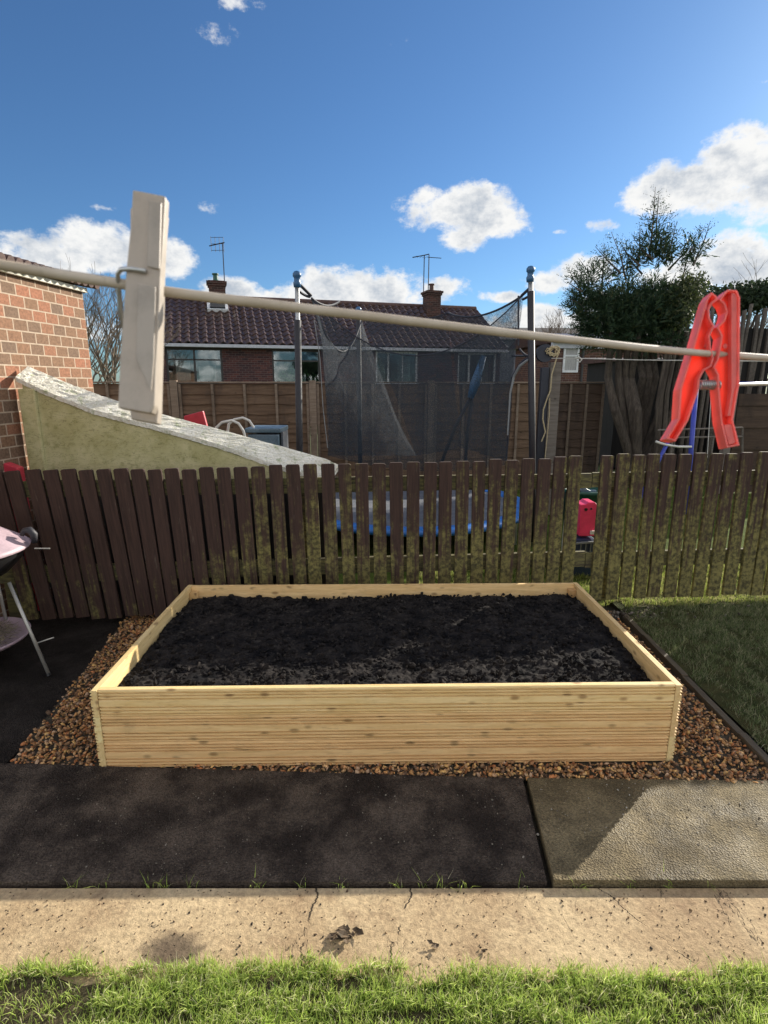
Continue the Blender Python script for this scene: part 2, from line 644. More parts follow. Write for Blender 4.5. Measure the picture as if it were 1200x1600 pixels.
def glass_mat(name, tr=.5):
    m, k, b, obj, out = newmat(name)
    t = k.new('ShaderNodeBsdfTransparent'); t.inputs[0].default_value = (.75, .8, .8, 1)
    g = k.new('ShaderNodeBsdfGlossy'); g.inputs['Roughness'].default_value = .03
    g.inputs[0].default_value = (.9, .95, 1, 1)
    bp = k.new('ShaderNodeBump'); bp.inputs['Strength'].default_value = .05; bp.inputs['Distance'].default_value = .05
    k.link(k.noise(obj, 1.5, 1, .4), bp.inputs['Height']); k.link(bp.outputs[0], g.inputs['Normal'])
    ms = k.new('ShaderNodeMixShader'); ms.inputs[0].default_value = 1 - tr
    k.link(t.outputs[0], ms.inputs[1]); k.link(g.outputs[0], ms.inputs[2]); k.link(ms.outputs[0], out.inputs[0])
    return m


M['glass'] = glass_mat('window_glass', .88)


def lap_mat(name, c1, c2, c3):
    m, k, b, obj, out = newmat(name)
    v, r = rnd_vec(k, obj, 30)
    g = k.noise(k.mapping(v, (1, 10, 12)), 2.6, 7, .7, .5)
    col = k.mix(k.smooth(g, .3, .7), c1, c2)
    st = k.smooth(k.noise(k.mapping(v, (2.2, 3, 1.0)), 1.6, 5, .65), .48, .66)
    col = k.mix(k.math('MULTIPLY', st, .7), col, c3)
    vo = k.voro(k.mapping(v, (5, 9, 9)), 1.0)
    kn = k.smooth(vo.outputs['Distance'], .04, .14, 1, 0)
    gate = k.smooth(k.noise(v, 3, 1, .5), .5, .56)
    col = k.mix(k.math('MULTIPLY', k.math('MULTIPLY', kn, gate), .8), col, tuple(a * .3 for a in c1))
    col = k.mix(1.0, col, k.mix(r, (.44, .44, .44), (.56, .56, .56)), 'OVERLAY')
    setp(k, b, Base_Color=col, Roughness=.85)
    b.inputs['Specular IOR Level'].default_value = .25
    bump(k, b, g, .4, .004)
    return m


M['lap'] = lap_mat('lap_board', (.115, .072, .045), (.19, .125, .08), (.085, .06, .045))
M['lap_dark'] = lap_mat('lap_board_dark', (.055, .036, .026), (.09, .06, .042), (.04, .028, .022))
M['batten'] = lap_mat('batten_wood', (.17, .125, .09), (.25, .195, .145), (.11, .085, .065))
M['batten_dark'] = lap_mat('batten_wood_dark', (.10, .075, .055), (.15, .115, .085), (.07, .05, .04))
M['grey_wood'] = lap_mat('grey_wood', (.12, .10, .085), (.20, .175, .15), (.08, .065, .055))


def concrete_moss():
    m, k, b, obj, out = newmat('mossy_render')
    n = k.noise(obj, 4.5, 7, .65)
    n2 = k.noise(obj, 22, 6, .7)
    col = k.mix(k.smooth(n, .34, .66), (.86, .76, .46), (.62, .54, .28))
    col = k.mix(k.math('MULTIPLY', k.smooth(n2, .5, .7), .55), col, (.27, .26, .09))
    sx = k.new('ShaderNodeSeparateXYZ'); k.link(obj, sx.inputs[0])
    top = k.math('ADD', k.math('MULTIPLY', sx.outputs[0], .31), sx.outputs[2])      # follows the slope
    tm = k.smooth(k.math('ADD', top, k.math('MULTIPLY', n, .25)), .90, 1.0)
    col = k.mix(k.math('MULTIPLY', tm, .45), col, (.10, .12, .03))
    lines = k.noise(k.mapping(obj, (3, 3, 11), rot=(0, .35, 0)), 2.5, 5, .6, 1.2)
    ln = k.smooth(k.math('ABSOLUTE', k.math('SUBTRACT', lines, .5)), 0.0, .012, 1, 0)
    col = k.mix(k.math('MULTIPLY', ln, .6), col, (.06, .07, .02))
    setp(k, b, Base_Color=col, Roughness=.9)
    b.inputs['Specular IOR Level'].default_value = .2
    bump(k, b, k.math('ADD', n2, k.math('MULTIPLY', n, 1.5)), .6, .006)
    return m


M['mossy_render'] = concrete_moss()
M['rough_cap'] = mottled('rough_cap', (.62, .59, .49), (.76, .73, .64), 7, rough=.8, bstr=1.0, bscale=70, bdist=.012, c3=(.38, .40, .26), fine=.5)


def tarmac(name, c1, c2, speck, rough, wet=.5, bs=.9):
    m, k, b, obj, out = newmat(name)
    n = k.noise(obj, 4.5, 8, .68)
    col = k.mix(k.smooth(n, .36, .68), c1, c2)
    vo = k.voro(obj, 150)
    agg = vo.outputs['Distance']
    s1 = k.smooth(k.voro(obj, 70).outputs['Distance'], .06, .16, 1, 0)
    gate = k.smooth(k.noise(obj, 60, 1, .5), .56, .62)
    col = k.mix(k.math('MULTIPLY', s1, gate), col, speck)
    fine = k.noise(obj, 130, 3, .7)
    col = k.mix(.6, col, k.mix(k.smooth(fine, .3, .7), (.15, .15, .15), (.85, .85, .85)), 'OVERLAY')
    rg = k.smooth(k.noise(obj, 5, 4, .6), .35, .65, rough - .12, rough + .15)
    setp(k, b, Base_Color=col, Roughness=rg)
    b.inputs['Specular IOR Level'].default_value = wet
    bump(k, b, k.math('ADD', k.math('MULTIPLY', agg, 1.4), fine), bs, .005)
    return m


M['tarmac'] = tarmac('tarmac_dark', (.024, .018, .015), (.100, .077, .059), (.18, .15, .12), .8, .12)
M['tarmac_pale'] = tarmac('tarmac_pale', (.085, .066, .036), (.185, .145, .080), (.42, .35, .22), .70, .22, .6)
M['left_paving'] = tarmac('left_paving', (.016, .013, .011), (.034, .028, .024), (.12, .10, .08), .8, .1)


def concrete_path_mat():
    m, k, b, obj, out = newmat('concrete_path')
    n = k.noise(obj, 2.6, 6, .6)
    n2 = k.noise(obj, 60, 6, .75)
    col = k.mix(k.smooth(n, .35, .65), (.36, .255, .145), (.50, .38, .225))
    st = k.smooth(k.noise(obj, 7, 6, .7), .52, .70)
    col = k.mix(k.math('MULTIPLY', st, .65), col, (.22, .14, .08))
    sp = k.voro(k.mapping(obj, (1, 1.6, 1)), 38)
    hole = k.smooth(sp.outputs['Distance'], .05, .17, 1, 0)
    gate = k.smooth(k.noise(obj, 17, 2, .6), .53, .6)
    hm = k.math('MULTIPLY', hole, gate)
    col = k.mix(hm, col, (.07, .05, .035))
    cr = k.noise(k.mapping(obj, (1.0, .3, 1)), 2.3, 7, .62, .2)
    ck = k.smooth(k.math('ABSOLUTE', k.math('SUBTRACT', cr, .5)), .0, .0028, 1, 0)
    ck = k.math('MULTIPLY', ck, k.smooth(k.noise(obj, 3.1, 2, .5), .56, .62, 0.0, .7))
    col = k.mix(ck, col, (.05, .04, .03))
    # three real cracks across the strip
    sp3 = k.new('ShaderNodeSeparateXYZ'); k.link(obj, sp3.inputs[0])
    wig = k.math('MULTIPLY', k.math('SUBTRACT', k.noise(k.mapping(obj, (0, 1, 0)), 14, 5, .7), .5), .075)
    for (cx0, sl, wd_, g0) in ((-.225, .08, .0030, .46), (.045, .30, .0026, .45), (.78, -.75, .0018, .47)):
        d_ = k.math('ABSOLUTE', k.math('SUBTRACT', k.math('ADD', sp3.outputs[0], wig), k.math('ADD', cx0, k.math('MULTIPLY', k.math('SUBTRACT', sp3.outputs[1], 1.3), sl))))
        c_k = k.smooth(d_, wd_ * .4, wd_ * 1.3, 1, 0)
        c_k = k.math('MULTIPLY', c_k, k.smooth(k.noise(obj, 9 + cx0 * 3, 2, .5), g0 - .06, g0 + .03))
        ck = k.math('MAXIMUM', ck, c_k)
    col = k.mix(ck, col, (.04, .03, .02))
    # a dark damp stain left of the middle
    vd = k.vmath('SUBTRACT', obj, (-.60, 1.235, 0))
    ln = k.new('ShaderNodeVectorMath', operation='LENGTH')
    k.link(k.mapping(vd, (1, 1.7, 0)), ln.inputs[0])
    sm = k.smooth(k.math('ADD', ln.outputs['Value'], k.math('MULTIPLY', k.math('SUBTRACT', k.noise(obj, 22, 5, .7), .5), .11)), .05, .12, 1, 0)
    col = k.mix(k.math('MULTIPLY', sm, .85), col, (.09, .065, .045))
    col = k.mix(.45, col, k.mix(k.smooth(n2, .3, .7), (.2, .2, .2), (.8, .8, .8)), 'OVERLAY')
    setp(k, b, Base_Color=col, Roughness=.85)
    b.inputs['Specular IOR Level'].default_value = .25
    h = k.math('SUBTRACT', k.math('ADD', n2, k.math('MULTIPLY', n, 1.2)), k.math('ADD', k.math('MULTIPLY', hm, 1.2), k.math('MULTIPLY', ck, 1.5)))
    bump(k, b, h, .8, .006)
    return m


M['concrete'] = concrete_path_mat()
M['soil'] = mottled('soil', (.0045, .0043, .0052), (.023, .0195, .018), 12, rough=.95, bstr=.8, bscale=120, bdist=.004, spec=.12, fine=.5, c3=(.045, .039, .034))
M['rough_turf'] = mottled('rough_turf', (.035, .042, .016), (.075, .068, .03), 9, rough=.95, bstr=.9, bscale=90, bdist=.01, spec=.05)
M['turf_soil'] = mottled('turf_soil', (.055, .05, .025), (.12, .095, .06), 14, rough=.95, bstr=1.0, bscale=90, bdist=.012, spec=.05)
M['earth'] = mottled('earth', (.03, .024, .016), (.06, .048, .03), 6, rough=.95, bstr=.8, bscale=60, bdist=.01)
M['lawn_base'] = mottled('lawn_base', (.045, .065, .012), (.09, .12, .025), 5, rough=.95, bstr=.8, bscale=90, bdist=.01, spec=.05)
M['far_ground'] = mottled('far_ground', (.06, .09, .03), (.10, .13, .04), 2, rough=.95, bstr=.5, bscale=20, bdist=.02)
M['stone_cols'] = vcol_mat('gravel_stone', .75, bscale=240, bstr=.5, spec=.25, mott=.5)
M['blade'] = vcol_mat('grass_blade', .55, translucent=.5, mott=0, spec=.3)
M['leafcol'] = vcol_mat('leaf', .6, translucent=.25, mott=0, spec=.3)
M['bark'] = mottled('bark', (.05, .038, .03), (.11, .088, .068), 5, (6, 6, .7), .9, .9, 25, .02, c3=(.05, .04, .03))
M['twig'] = mottled('twig', (.10, .075, .055), (.17, .13, .095), 8, rough=.9)
M['steel_dark'] = plain('steel_dark', (.03, .032, .045), .4, .4)
M['steel'] = plain('steel', (.45, .45, .44), .35, .8)
M['foam_pole'] = plain('foam_pole', (.018, .017, .022), .6)
M['blue_cap'] = plain('blue_cap', (.025, .10, .22), .4)
M['blue_pad'] = plain('blue_pad', (.03, .16, .50), .45)
M['mat_black'] = mottled('jump_mat', (.10, .11, .13), (.15, .155, .17), 8, rough=.6, bstr=.3, bscale=200)
M['strap'] = plain('strap', (.02, .022, .035), .7)
M['pink_enamel'] = plain('pink_enamel', (.36, .265, .295), .5)
M['black_enamel'] = plain('black_enamel', (.012, .012, .013), .35)
M['bbq_steel'] = plain('bbq_steel', (.38, .36, .32), .4, .5)
M['dry_grass'] = vcol_mat('dry_grass', .9, mott=0)
M['pink_toy'] = plain('pink_toy', (.75, .04, .12), .35)
M['white_plastic'] = plain('white_plastic', (.62, .60, .55), .4)
M['navy_plastic'] = plain('navy_plastic', (.015, .03, .08), .4)
M['red_plastic'] = plain('red_plastic', (.50, .035, .06), .45)
M['green_plastic'] = plain('green_plastic', (.01, .07, .05), .5)
M['blue_metal'] = plain('blue_metal', (.04, .06, .38), .35, .1)
M['grey_plastic'] = plain('grey_plastic', (.20, .21, .22), .5)
M['blue_grey'] = mottled('blue_grey_sheet', (.08, .13, .17), (.14, .20, .25), 6, rough=.3)
M['rope'] = mottled('rope', (.38, .30, .17), (.55, .45, .28), 60, rough=.9, bstr=.6, bscale=300, bdist=.003)
M['string'] = plain('string', (.55, .53, .48), .8)
M['far_wall'] = mottled('far_wall', (.10, .10, .12), (.14, .14, .155), 2, rough=.9)
M['far_roof'] = mottled('far_roof', (.05, .045, .05), (.07, .065, .07), 2, rough=.9)
M['dead_leaf'] = mottled('dead_leaf', (.05, .035, .02), (.12, .08, .045), 60, rough=.8)
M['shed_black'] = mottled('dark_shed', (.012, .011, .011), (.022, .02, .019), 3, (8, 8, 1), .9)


def line_mat():
    m, k, b, obj, out = newmat('line_pvc')
    n = k.noise(obj, 60, 5, .6)
    col = k.mix(k.smooth(n, .35, .65), (.52, .44, .35), (.43, .35, .26))
    d = k.smooth(k.noise(obj, 150, 4, .7), .58, .74)
    col = k.mix(k.math('MULTIPLY', d, .5), col, (.28, .24, .16))
    setp(k, b, Base_Color=col, Roughness=.5)
    bump(k, b, n, .2, .0004)
    return m


M['line'] = line_mat()


def peg_mat(name, col, tl, tcol, rough=.4):
    m, k, b, obj, out = newmat(name)
    n = k.noise(obj, 90, 5, .65)
    c = k.mix(k.math('MULTIPLY', k.smooth(n, .42, .72), .6), col, tuple(x * .62 for x in col))
    setp(k, b, Base_Color=c, Roughness=rough)
    bump(k, b, k.noise(obj, 500, 3, .6), .12, .0003)
    t = k.new('ShaderNodeBsdfTranslucent'); t.inputs[0].default_value = (*tcol, 1)
    ms = k.new('ShaderNodeMixShader'); ms.inputs[0].default_value = tl
    k.link(b.outputs[0], ms.inputs[1]); k.link(t.outputs[0], ms.inputs[2]); k.link(ms.outputs[0], out.inputs[0])
    return m


M['peg_white'] = peg_mat('peg_cream', (.45, .39, .33), .18, (.60, .48, .33))
M['peg_red'] = peg_mat('peg_red', (.88, .12, .07), .6, (1.0, .19, .11), .35)
M['peg_rim'] = peg_mat('peg_red_rim', (.80, .20, .17), .35, (1.0, .22, .17), .3)


def net_mat():
    m, k, b, obj, out = newmat('safety_net')
    setp(k, b, Base_Color=(.032, .042, .055), Roughness=.8, Specular_IOR_Level=.1)
    t = k.new('ShaderNodeBsdfTransparent')
    n = k.noise(obj, 90, 2, .6)
    n2 = k.noise(obj, 9, 4, .6)
    # warp and weft of the mesh
    sx = k.new('ShaderNodeSeparateXYZ'); k.link(obj, sx.inputs[0])
    wa = k.math('ABSOLUTE', k.math('SINE', k.math('MULTIPLY', k.math('ADD', sx.outputs[2], k.math('ADD', sx.outputs[0], sx.outputs[1])), 260)))
    wb = k.math('ABSOLUTE', k.math('SINE', k.math('MULTIPLY', k.math('SUBTRACT', sx.outputs[2], k.math('ADD', sx.outputs[0], sx.outputs[1])), 260)))
    th = k.math('MAXIMUM', k.smooth(wa, .80, .95), k.smooth(wb, .80, .95))
    a = k.math('ADD', .23, k.math('MULTIPLY', th, .25))
    a = k.math('ADD', a, k.math('MULTIPLY', k.smooth(n, .40, .62), .34))
    a = k.math('ADD', a, k.math('MULTIPLY', k.math('SUBTRACT', n2, .5), .45), clamp=True)
    ms = k.new('ShaderNodeMixShader')
    k.link(a, ms.inputs[0]); k.link(t.outputs[0], ms.inputs[1]); k.link(b.outputs[0], ms.inputs[2])
    k.link(ms.outputs[0], out.inputs[0])
    return m


M['net'] = net_mat()


# ------------------------------------------------------------------ setting: ground
def sheet(name, pts, z, mat, kind='structure', thick=None):
    mb = MB()
    poly = [Vector((x, y, z)) for x, y in pts]
    if thick:
        mb.prism([p - Vector((0, 0, thick)) for p in poly], (0, 0, thick))
    else:
        mb.add(poly, [tuple(range(len(poly)))])
    o = mb.build(name, mat)
    o['kind'] = kind
    return o


sheet('ground', [(-400, -20), (400, -20), (400, 600), (-400, 600)], -.045, M['far_ground'])
sheet('garden_earth', [(-8, -3), (8, -3), (8, 4.6), (-8, 4.6)], -.030, M['earth'])
sheet('concrete_path', [(-4, 1.05), (.0, 1.05), (4, 1.05), (4, 1.432), (-4, 1.432)], 0.0, M['concrete'], thick=.02)
# tarmac slabs, standing a little proud of the path
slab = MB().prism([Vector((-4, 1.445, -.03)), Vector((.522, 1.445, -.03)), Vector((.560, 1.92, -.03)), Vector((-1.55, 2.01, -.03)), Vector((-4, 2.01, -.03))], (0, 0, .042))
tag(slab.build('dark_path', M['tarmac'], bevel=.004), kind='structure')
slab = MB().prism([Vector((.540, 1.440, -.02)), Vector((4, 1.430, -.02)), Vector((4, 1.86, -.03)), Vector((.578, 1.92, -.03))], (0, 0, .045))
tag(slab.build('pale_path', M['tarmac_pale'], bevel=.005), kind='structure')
sheet('side_paving', [(-8, 2.016), (-1.60, 2.016), (-1.60, 4.6), (-8, 4.6)], -.004, M['left_paving'], thick=.02)
sheet('gravel_bed', [(-1.58, 2.014), (.56, 1.925), (1.60, 1.88), (1.60, 3.62), (-1.78, 3.62)], -.001, M['earth'])
_e = RNG.uniform(-.012, .012, 160)
sheet('front_lawn', [(-6, -2), (6, -2)] + [(3.2 - i * .04, 1.150 + _e[i] + .012 * math.sin(i * .31)) for i in range(160)] + [(-6, 1.15)], .004, M['turf_soil'])
sheet('side_lawn', [(1.66, 1.875), (6, 1.875), (6, 4.1), (1.66, 4.1)], .012, M['rough_turf'])
sheet('back_lawn', [(-1.9, 4.0), (9, 4.0), (9, 9.4), (-6, 9.4), (-6, 4.62), (-1.9, 4.62)], -.012, M['lawn_base'])


# ------------------------------------------------------------------ gravel
def in_box(x, y):
    return (np.abs(x) < 1.2) & (y > 2.02) & (y < 3.22)


def scatter(n, x0, x1, y0, y1, cond):
    x = RNG.uniform(x0, x1, n); y = RNG.uniform(y0, y1, n)
    kx = cond(x, y)
    return x[kx], y[kx]


def front_edge(x):
    return 2.012 - (x + 1.6) * (.135 / 3.2)


BROWNS = np.array((1.18, 1.06, 1.0)) * np.array([(.34, .15, .06), (.24, .14, .065), (.40, .23, .09), (.17, .10, .055), (.44, .30, .15), (.27, .18, .10),
                   (.34, .19, .09), (.12, .08, .05), (.46, .31, .12), (.36, .26, .17)])
x, y = scatter(40000, -1.80, 1.59, 1.86, 3.6, lambda x, y: (~in_box(x, y)) & (y > front_edge(x)) & ((x > -1.565 - .125 * (y - 2) + .008 * np.sin(y * 31) + .01 * RNG.standard_normal(len(x)))))
z = RNG.uniform(-.006, .016, len(x))
sz = RNG.uniform(.005, .0125, len(x))
cols = BROWNS[RNG.integers(0, len(BROWNS), len(x))] * RNG.uniform(.7, 1.35, (len(x), 1))
v, f, c = stones(np.stack([x, y, z], 1), sz, cols, rough=.45, flat=.42)
me = np_mesh('gravel', v, f, c)
tag(link('gravel', me, M['stone_cols']), 'brown and orange gravel chippings spread around the new raised bed', 'gravel', kind='stuff')


# ------------------------------------------------------------------ grass
def blades(n, x0, x1, y0, y1, z, hmin, hmax, wid, cond, palette, lean=.5, clump=None):
    x, y = scatter(n, x0, x1, y0, y1, cond)
    n = len(x)
    h = RNG.uniform(hmin, hmax, n)
    if clump is not None:
        fx = np.clip(((x - x0) / (x1 - x0) * 399).astype(int), 0, 399)
        fy = np.clip(((y - y0) / (y1 - y0) * 399).astype(int), 0, 399)
        cl = vnoise(400, 400, clump)[fy, fx]
        cl2 = vnoise(400, 400, clump * 3.3)[fy, fx]
        dn = cl * .6 + cl2 * .4
        keep = RNG.random(n) < np.clip((dn - .25) * 3.0, .12, 1)
        x, y, h, dn = x[keep], y[keep], h[keep], dn[keep]
        n = len(x)
        h = h * (.55 + .9 * dn)
    else:
        dn = np.full(n, .5)
    a = RNG.uniform(0, 2 * np.pi, n); la = RNG.uniform(0, 2 * np.pi, n)
    L = RNG.uniform(.1, 1, n) * lean * h
    w = RNG.uniform(.6, 1.2, n) * wid
    dx, dy = np.cos(a) * w, np.sin(a) * w
    lx, ly = np.cos(la) * L, np.sin(la) * L
    zz = np.full(n, z)
    p0 = np.stack([x - dx, y - dy, zz], 1); p1 = np.stack([x + dx, y + dy, zz], 1)
    m0 = np.stack([x - dx * .8 + lx * .35, y - dy * .8 + ly * .35, zz + h * .55], 1)
    m1 = np.stack([x + dx * .8 + lx * .35, y + dy * .8 + ly * .35, zz + h * .55], 1)
    tp = np.stack([x + lx, y + ly, zz + h * RNG.uniform(.75, 1.0, n)], 1)
    tp2 = tp + np.stack([dx * .15, dy * .15, np.zeros(n)], 1)
    v = np.stack([p0, p1, m1, m0, tp, tp2], 1).reshape(-1, 3)
    b = (np.arange(n) * 6)[:, None]
    f = np.concatenate([b + [0, 1, 2, 3], b + [3, 2, 5, 4]], 0)
    pal = np.array(palette)
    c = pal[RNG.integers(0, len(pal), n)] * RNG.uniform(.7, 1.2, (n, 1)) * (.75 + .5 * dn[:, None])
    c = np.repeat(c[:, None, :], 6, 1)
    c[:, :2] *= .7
    return v, f, c.reshape(-1, 3)


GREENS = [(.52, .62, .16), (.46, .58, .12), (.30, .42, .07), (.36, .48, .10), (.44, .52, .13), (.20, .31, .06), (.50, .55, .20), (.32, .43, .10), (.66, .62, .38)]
EDGE = vnoise(600, 2, 30)[0] * .05 + vnoise(600, 2, 110)[0] * .025


def fl_cond(x, y):
    i = np.clip(((x + 1.6) / 3.2 * 599).astype(int), 0, 599)
    bare = (x < -.72 - .35 * (1.18 - y)) & (x > -.98 - .5 * (1.18 - y)) & (y < 1.16)
    return (y < 1.150 + EDGE[i] * .9) & ~(bare & (RNG.random(len(x)) > .12))


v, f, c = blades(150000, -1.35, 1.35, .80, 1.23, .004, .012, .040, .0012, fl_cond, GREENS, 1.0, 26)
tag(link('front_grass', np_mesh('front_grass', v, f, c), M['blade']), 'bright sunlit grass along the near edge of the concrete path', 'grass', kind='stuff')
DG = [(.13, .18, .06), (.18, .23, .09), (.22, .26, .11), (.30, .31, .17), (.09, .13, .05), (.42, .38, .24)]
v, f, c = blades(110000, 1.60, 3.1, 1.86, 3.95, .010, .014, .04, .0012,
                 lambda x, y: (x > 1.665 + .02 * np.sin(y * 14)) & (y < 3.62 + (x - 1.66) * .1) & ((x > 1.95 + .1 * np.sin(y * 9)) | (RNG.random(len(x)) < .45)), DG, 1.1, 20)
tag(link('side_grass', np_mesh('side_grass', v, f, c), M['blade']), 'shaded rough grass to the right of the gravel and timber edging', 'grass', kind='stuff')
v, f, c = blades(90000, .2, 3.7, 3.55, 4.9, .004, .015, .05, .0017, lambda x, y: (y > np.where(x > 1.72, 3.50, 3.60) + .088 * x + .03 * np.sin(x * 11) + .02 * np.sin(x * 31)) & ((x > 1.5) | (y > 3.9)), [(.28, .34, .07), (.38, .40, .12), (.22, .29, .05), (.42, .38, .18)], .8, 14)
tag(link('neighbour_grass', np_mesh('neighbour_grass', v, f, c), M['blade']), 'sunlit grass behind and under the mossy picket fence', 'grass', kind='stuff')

# ------------------------------------------------------------------ raised bed
A = PZ(140, 1080, .36); B = PZ(1067, 1071, .36)
bed_rz = math.atan2(B.y - A.y, B.x - A.x)
BW = (B - A).length
BD = 1.20
bed_loc = Vector((A.x, A.y, 0))
bed = empty('raised_bed', bed_loc, bed_rz, 'new pale decking-board raised bed filled with dark soil, standing on gravel', 'raised bed')


def deck_profile(h=.1185, t=.027, n=6):
    """(outward, z) points across the grooved outer face, bottom to top"""
    pts = [(0.005, 0.0), (-.0015, .004)]
    for r_ in (.0120, .0270, .0420, .0790, .0930, .1065):
        pts += [(-.0015, r_ - .0042), (.0070, r_ - .0034), (.0070, r_ + .0034), (-.0015, r_ + .0042)]
    pts += [(-.0015, h - .004), (0.005, h)]
    return pts


def deck_board(name, length, z0, flip, axis, pos, mat):
    """grooved board; groove depth measured inwards. axis 'x' faces -y when flip=1"""
    prof = deck_profile()
    t = .027
    sec = [(d, z) for d, z in prof] + [(t, .1185), (t, .0)]
    n = len(sec)
    segs = 12
    mb = MB()
    vs = []
    bow = random.uniform(-.0015, .0015)
    for i in range(segs + 1):
        s_ = length * i / segs
        wob = bow * math.sin(math.pi * i / segs) + random.uniform(-.0003, .0003)
        for d, z in sec:
            dd = d + wob
            if axis == 'x':
                vs.append((pos[0] + s_, pos[1] + flip * dd, z0 + z))
            else:
                vs.append((pos[0] + flip * dd, pos[1] + s_, z0 + z))
    fs = []
    for i in range(segs):
        for j in range(n):
            a = i * n + j; b_ = i * n + (j + 1) % n
            fs.append((a, b_, b_ + n, a + n))
    fs.append(tuple(range(n))[::-1])
    fs.append(tuple(segs * n + j for j in range(n)))
    mb.add(vs, fs)
    return mb.build(name, mat, bed, world_coords=False)


for r_ in range(3):
    z0 = .003 + r_ * .1195
    deck_board('front_board', BW - .058 + random.uniform(-.001, .001), z0, 1, 'x', (.029, .002 + random.uniform(0, .002)), M['new_wood'])
    deck_board('side_board', BD, z0, 1, 'y', (0.0, 0), M['new_wood_y'])
    deck_board('side_board', BD, z0, -1, 'y', (BW, 0), M['new_wood_y'])
    deck_board('back_board', BW - .058, z0, -1, 'x', (.029, BD - .001), M['new_wood'])
for (px_, py_) in ((.050, .052), (BW - .050, .052), (.050, BD - .052), (BW - .050, BD - .052)):
    MB().box((px_, py_, .168), (.042, .042, .33)).build('corner_post', M['new_wood_z'], bed, world_coords=False, bevel=.002)

# soil (rests inside the bed)
nx, ny = 420, 210
xs = np.linspace(.030, BW - .030, nx); ys = np.linspace(.032, BD - .032, ny)
H = (vnoise(nx, ny, 5) * .030 + vnoise(nx, ny, 16) * .020 + vnoise(nx, ny, 45) * .016 + vnoise(nx, ny, 110) * .010 + vnoise(nx, ny, 209) * .005)
X, Yg = np.meshgrid(xs, ys)
edge = np.minimum(np.minimum(X, BW - X), BD - Yg)
H = .262 + H - .02 * np.exp(-edge / .05) * (vnoise(nx, ny, 30) > .0) - .010 * np.exp(-Yg / .25)
v1 = np.stack([X, Yg, H], 2).reshape(-1, 3)
idx = np.arange(nx * ny).reshape(ny, nx)
f1 = np.stack([idx[:-1, :-1], idx[:-1, 1:], idx[1:, 1:], idx[1:, :-1]], 2).reshape(-1, 4)
nl = 5200
lx = RNG.uniform(.045, BW - .045, nl); ly = RNG.uniform(.045, BD - .045, nl)
iz = H[(ly / BD * (ny - 1)).astype(int), (lx / BW * (nx - 1)).astype(int)]
ls = RNG.gamma(2.0, .0028, nl) + .0025
ls = np.minimum(ls, .019)
lc = np.ones((nl, 3))
v2, f2, _ = stones(np.stack([lx, ly, iz + ls * .25], 1), ls, lc, rough=.35)
me = bpy.data.meshes.new('soil')
vv = np.concatenate([v1, v2]); 
fa = [tuple(q) for q in f1.tolist()] + [tuple(q) for q in (f2 + len(v1)).tolist()]
me.from_pydata(vv.tolist(), [], fa)
me.materials.append(M['soil'])
soil = bpy.data.objects.new('soil', me); COL.objects.link(soil)
soil.location = bed_loc; soil.rotation_euler = (0, 0, bed_rz)
tag(soil, 'dark crumbly topsoil filling the raised bed', 'soil', kind='stuff')

# ------------------------------------------------------------------ timber edging of the lawn
mb = MB()
pts = [(1.585, 1.80), (1.60, 2.2), (1.612, 2.7), (1.625, 3.2), (1.64, 3.56)]
for i in range(len(pts) - 1):
    (xa, ya), (xb, yb) = pts[i], pts[i + 1]
    mb.prism([Vector((xa, ya, -.03)), Vector((xa + .034, ya, -.03)), Vector((xb + .034, yb - .004, -.03)), Vector((xb, yb - .004, -.03))], (0, 0, .058 - .006 * (i % 2)))
tag(mb.build('lawn_edging', M['old_board'], bevel=.004), 'weathered dark timber edging between the gravel and the shaded lawn', 'garden edging')


# ------------------------------------------------------------------ picket fence
def fline(X):
    """fence front face y at x"""
    return 3.56 + X * .088


pf = empty('picket_fence', (0, fline(0), 0), 0, 'low brown picket fence with mossy uprights running behind the raised bed', 'fence')
PW = .086


def picket_mesh(h, seed):
    random.seed(seed)
    w = PW / 2 * random.uniform(.96, 1.03)
    c = .005 + random.uniform(0, .004)
    poly = [Vector((-w, 0, 0)), Vector((w, 0, 0)), Vector((w, 0, h - c)), Vector((w - c, 0, h - .001)), Vector((-w + c, 0, h)), Vector((-w, 0, h - c))]
    mb = MB().prism(poly, (0, .024, 0))
    me = mb.mesh('picket')
    bm = bmesh.new(); bm.from_mesh(me)
    bmesh.ops.bevel(bm, geom=bm.edges[:], offset=.0022, segments=2, affect='EDGES', profile=.6, clamp_overlap=True)
    bmesh.ops.recalc_face_normals(bm, faces=bm.faces[:])
    bm.to_mesh(me); bm.free()
    me.materials.append(M['picket'])
    return me


PM = [picket_mesh(1.0, s_) for s_ in range(8)]
random.seed(21)
ltops = [-10, 17, 50, 77, 105, 132, 160, 188, 214, 240, 267, 294, 321, 348, 375, 402, 430, 457, 484, 512, 538, 565, 592, 619, 646, 673, 697, 724, 749, 775, 801, 827, 852, 876, 901,
         951, 976, 1000, 1024, 1048, 1073, 1098, 1122, 1147, 1171, 1196]


def picket(X, z0, z1, lean):
    o = bpy.data.objects.new('picket', PM[random.randrange(8)])
    COL.objects.link(o)
    o.parent = pf
    o.location = (X, fline(X) - fline(0) + random.uniform(-.002, .002), z0)
    o.scale = (1, 1, (z1 - z0))
    o.rotation_euler = (random.uniform(-.008, .008), lean, math.atan(.088) + random.uniform(-.02, .02))


def top_y(px):
    return np.interp(px, [0, 300, 430, 520, 700, 910, 945, 1200], [734, 732, 728, 724, 722, 713, 711, 707])


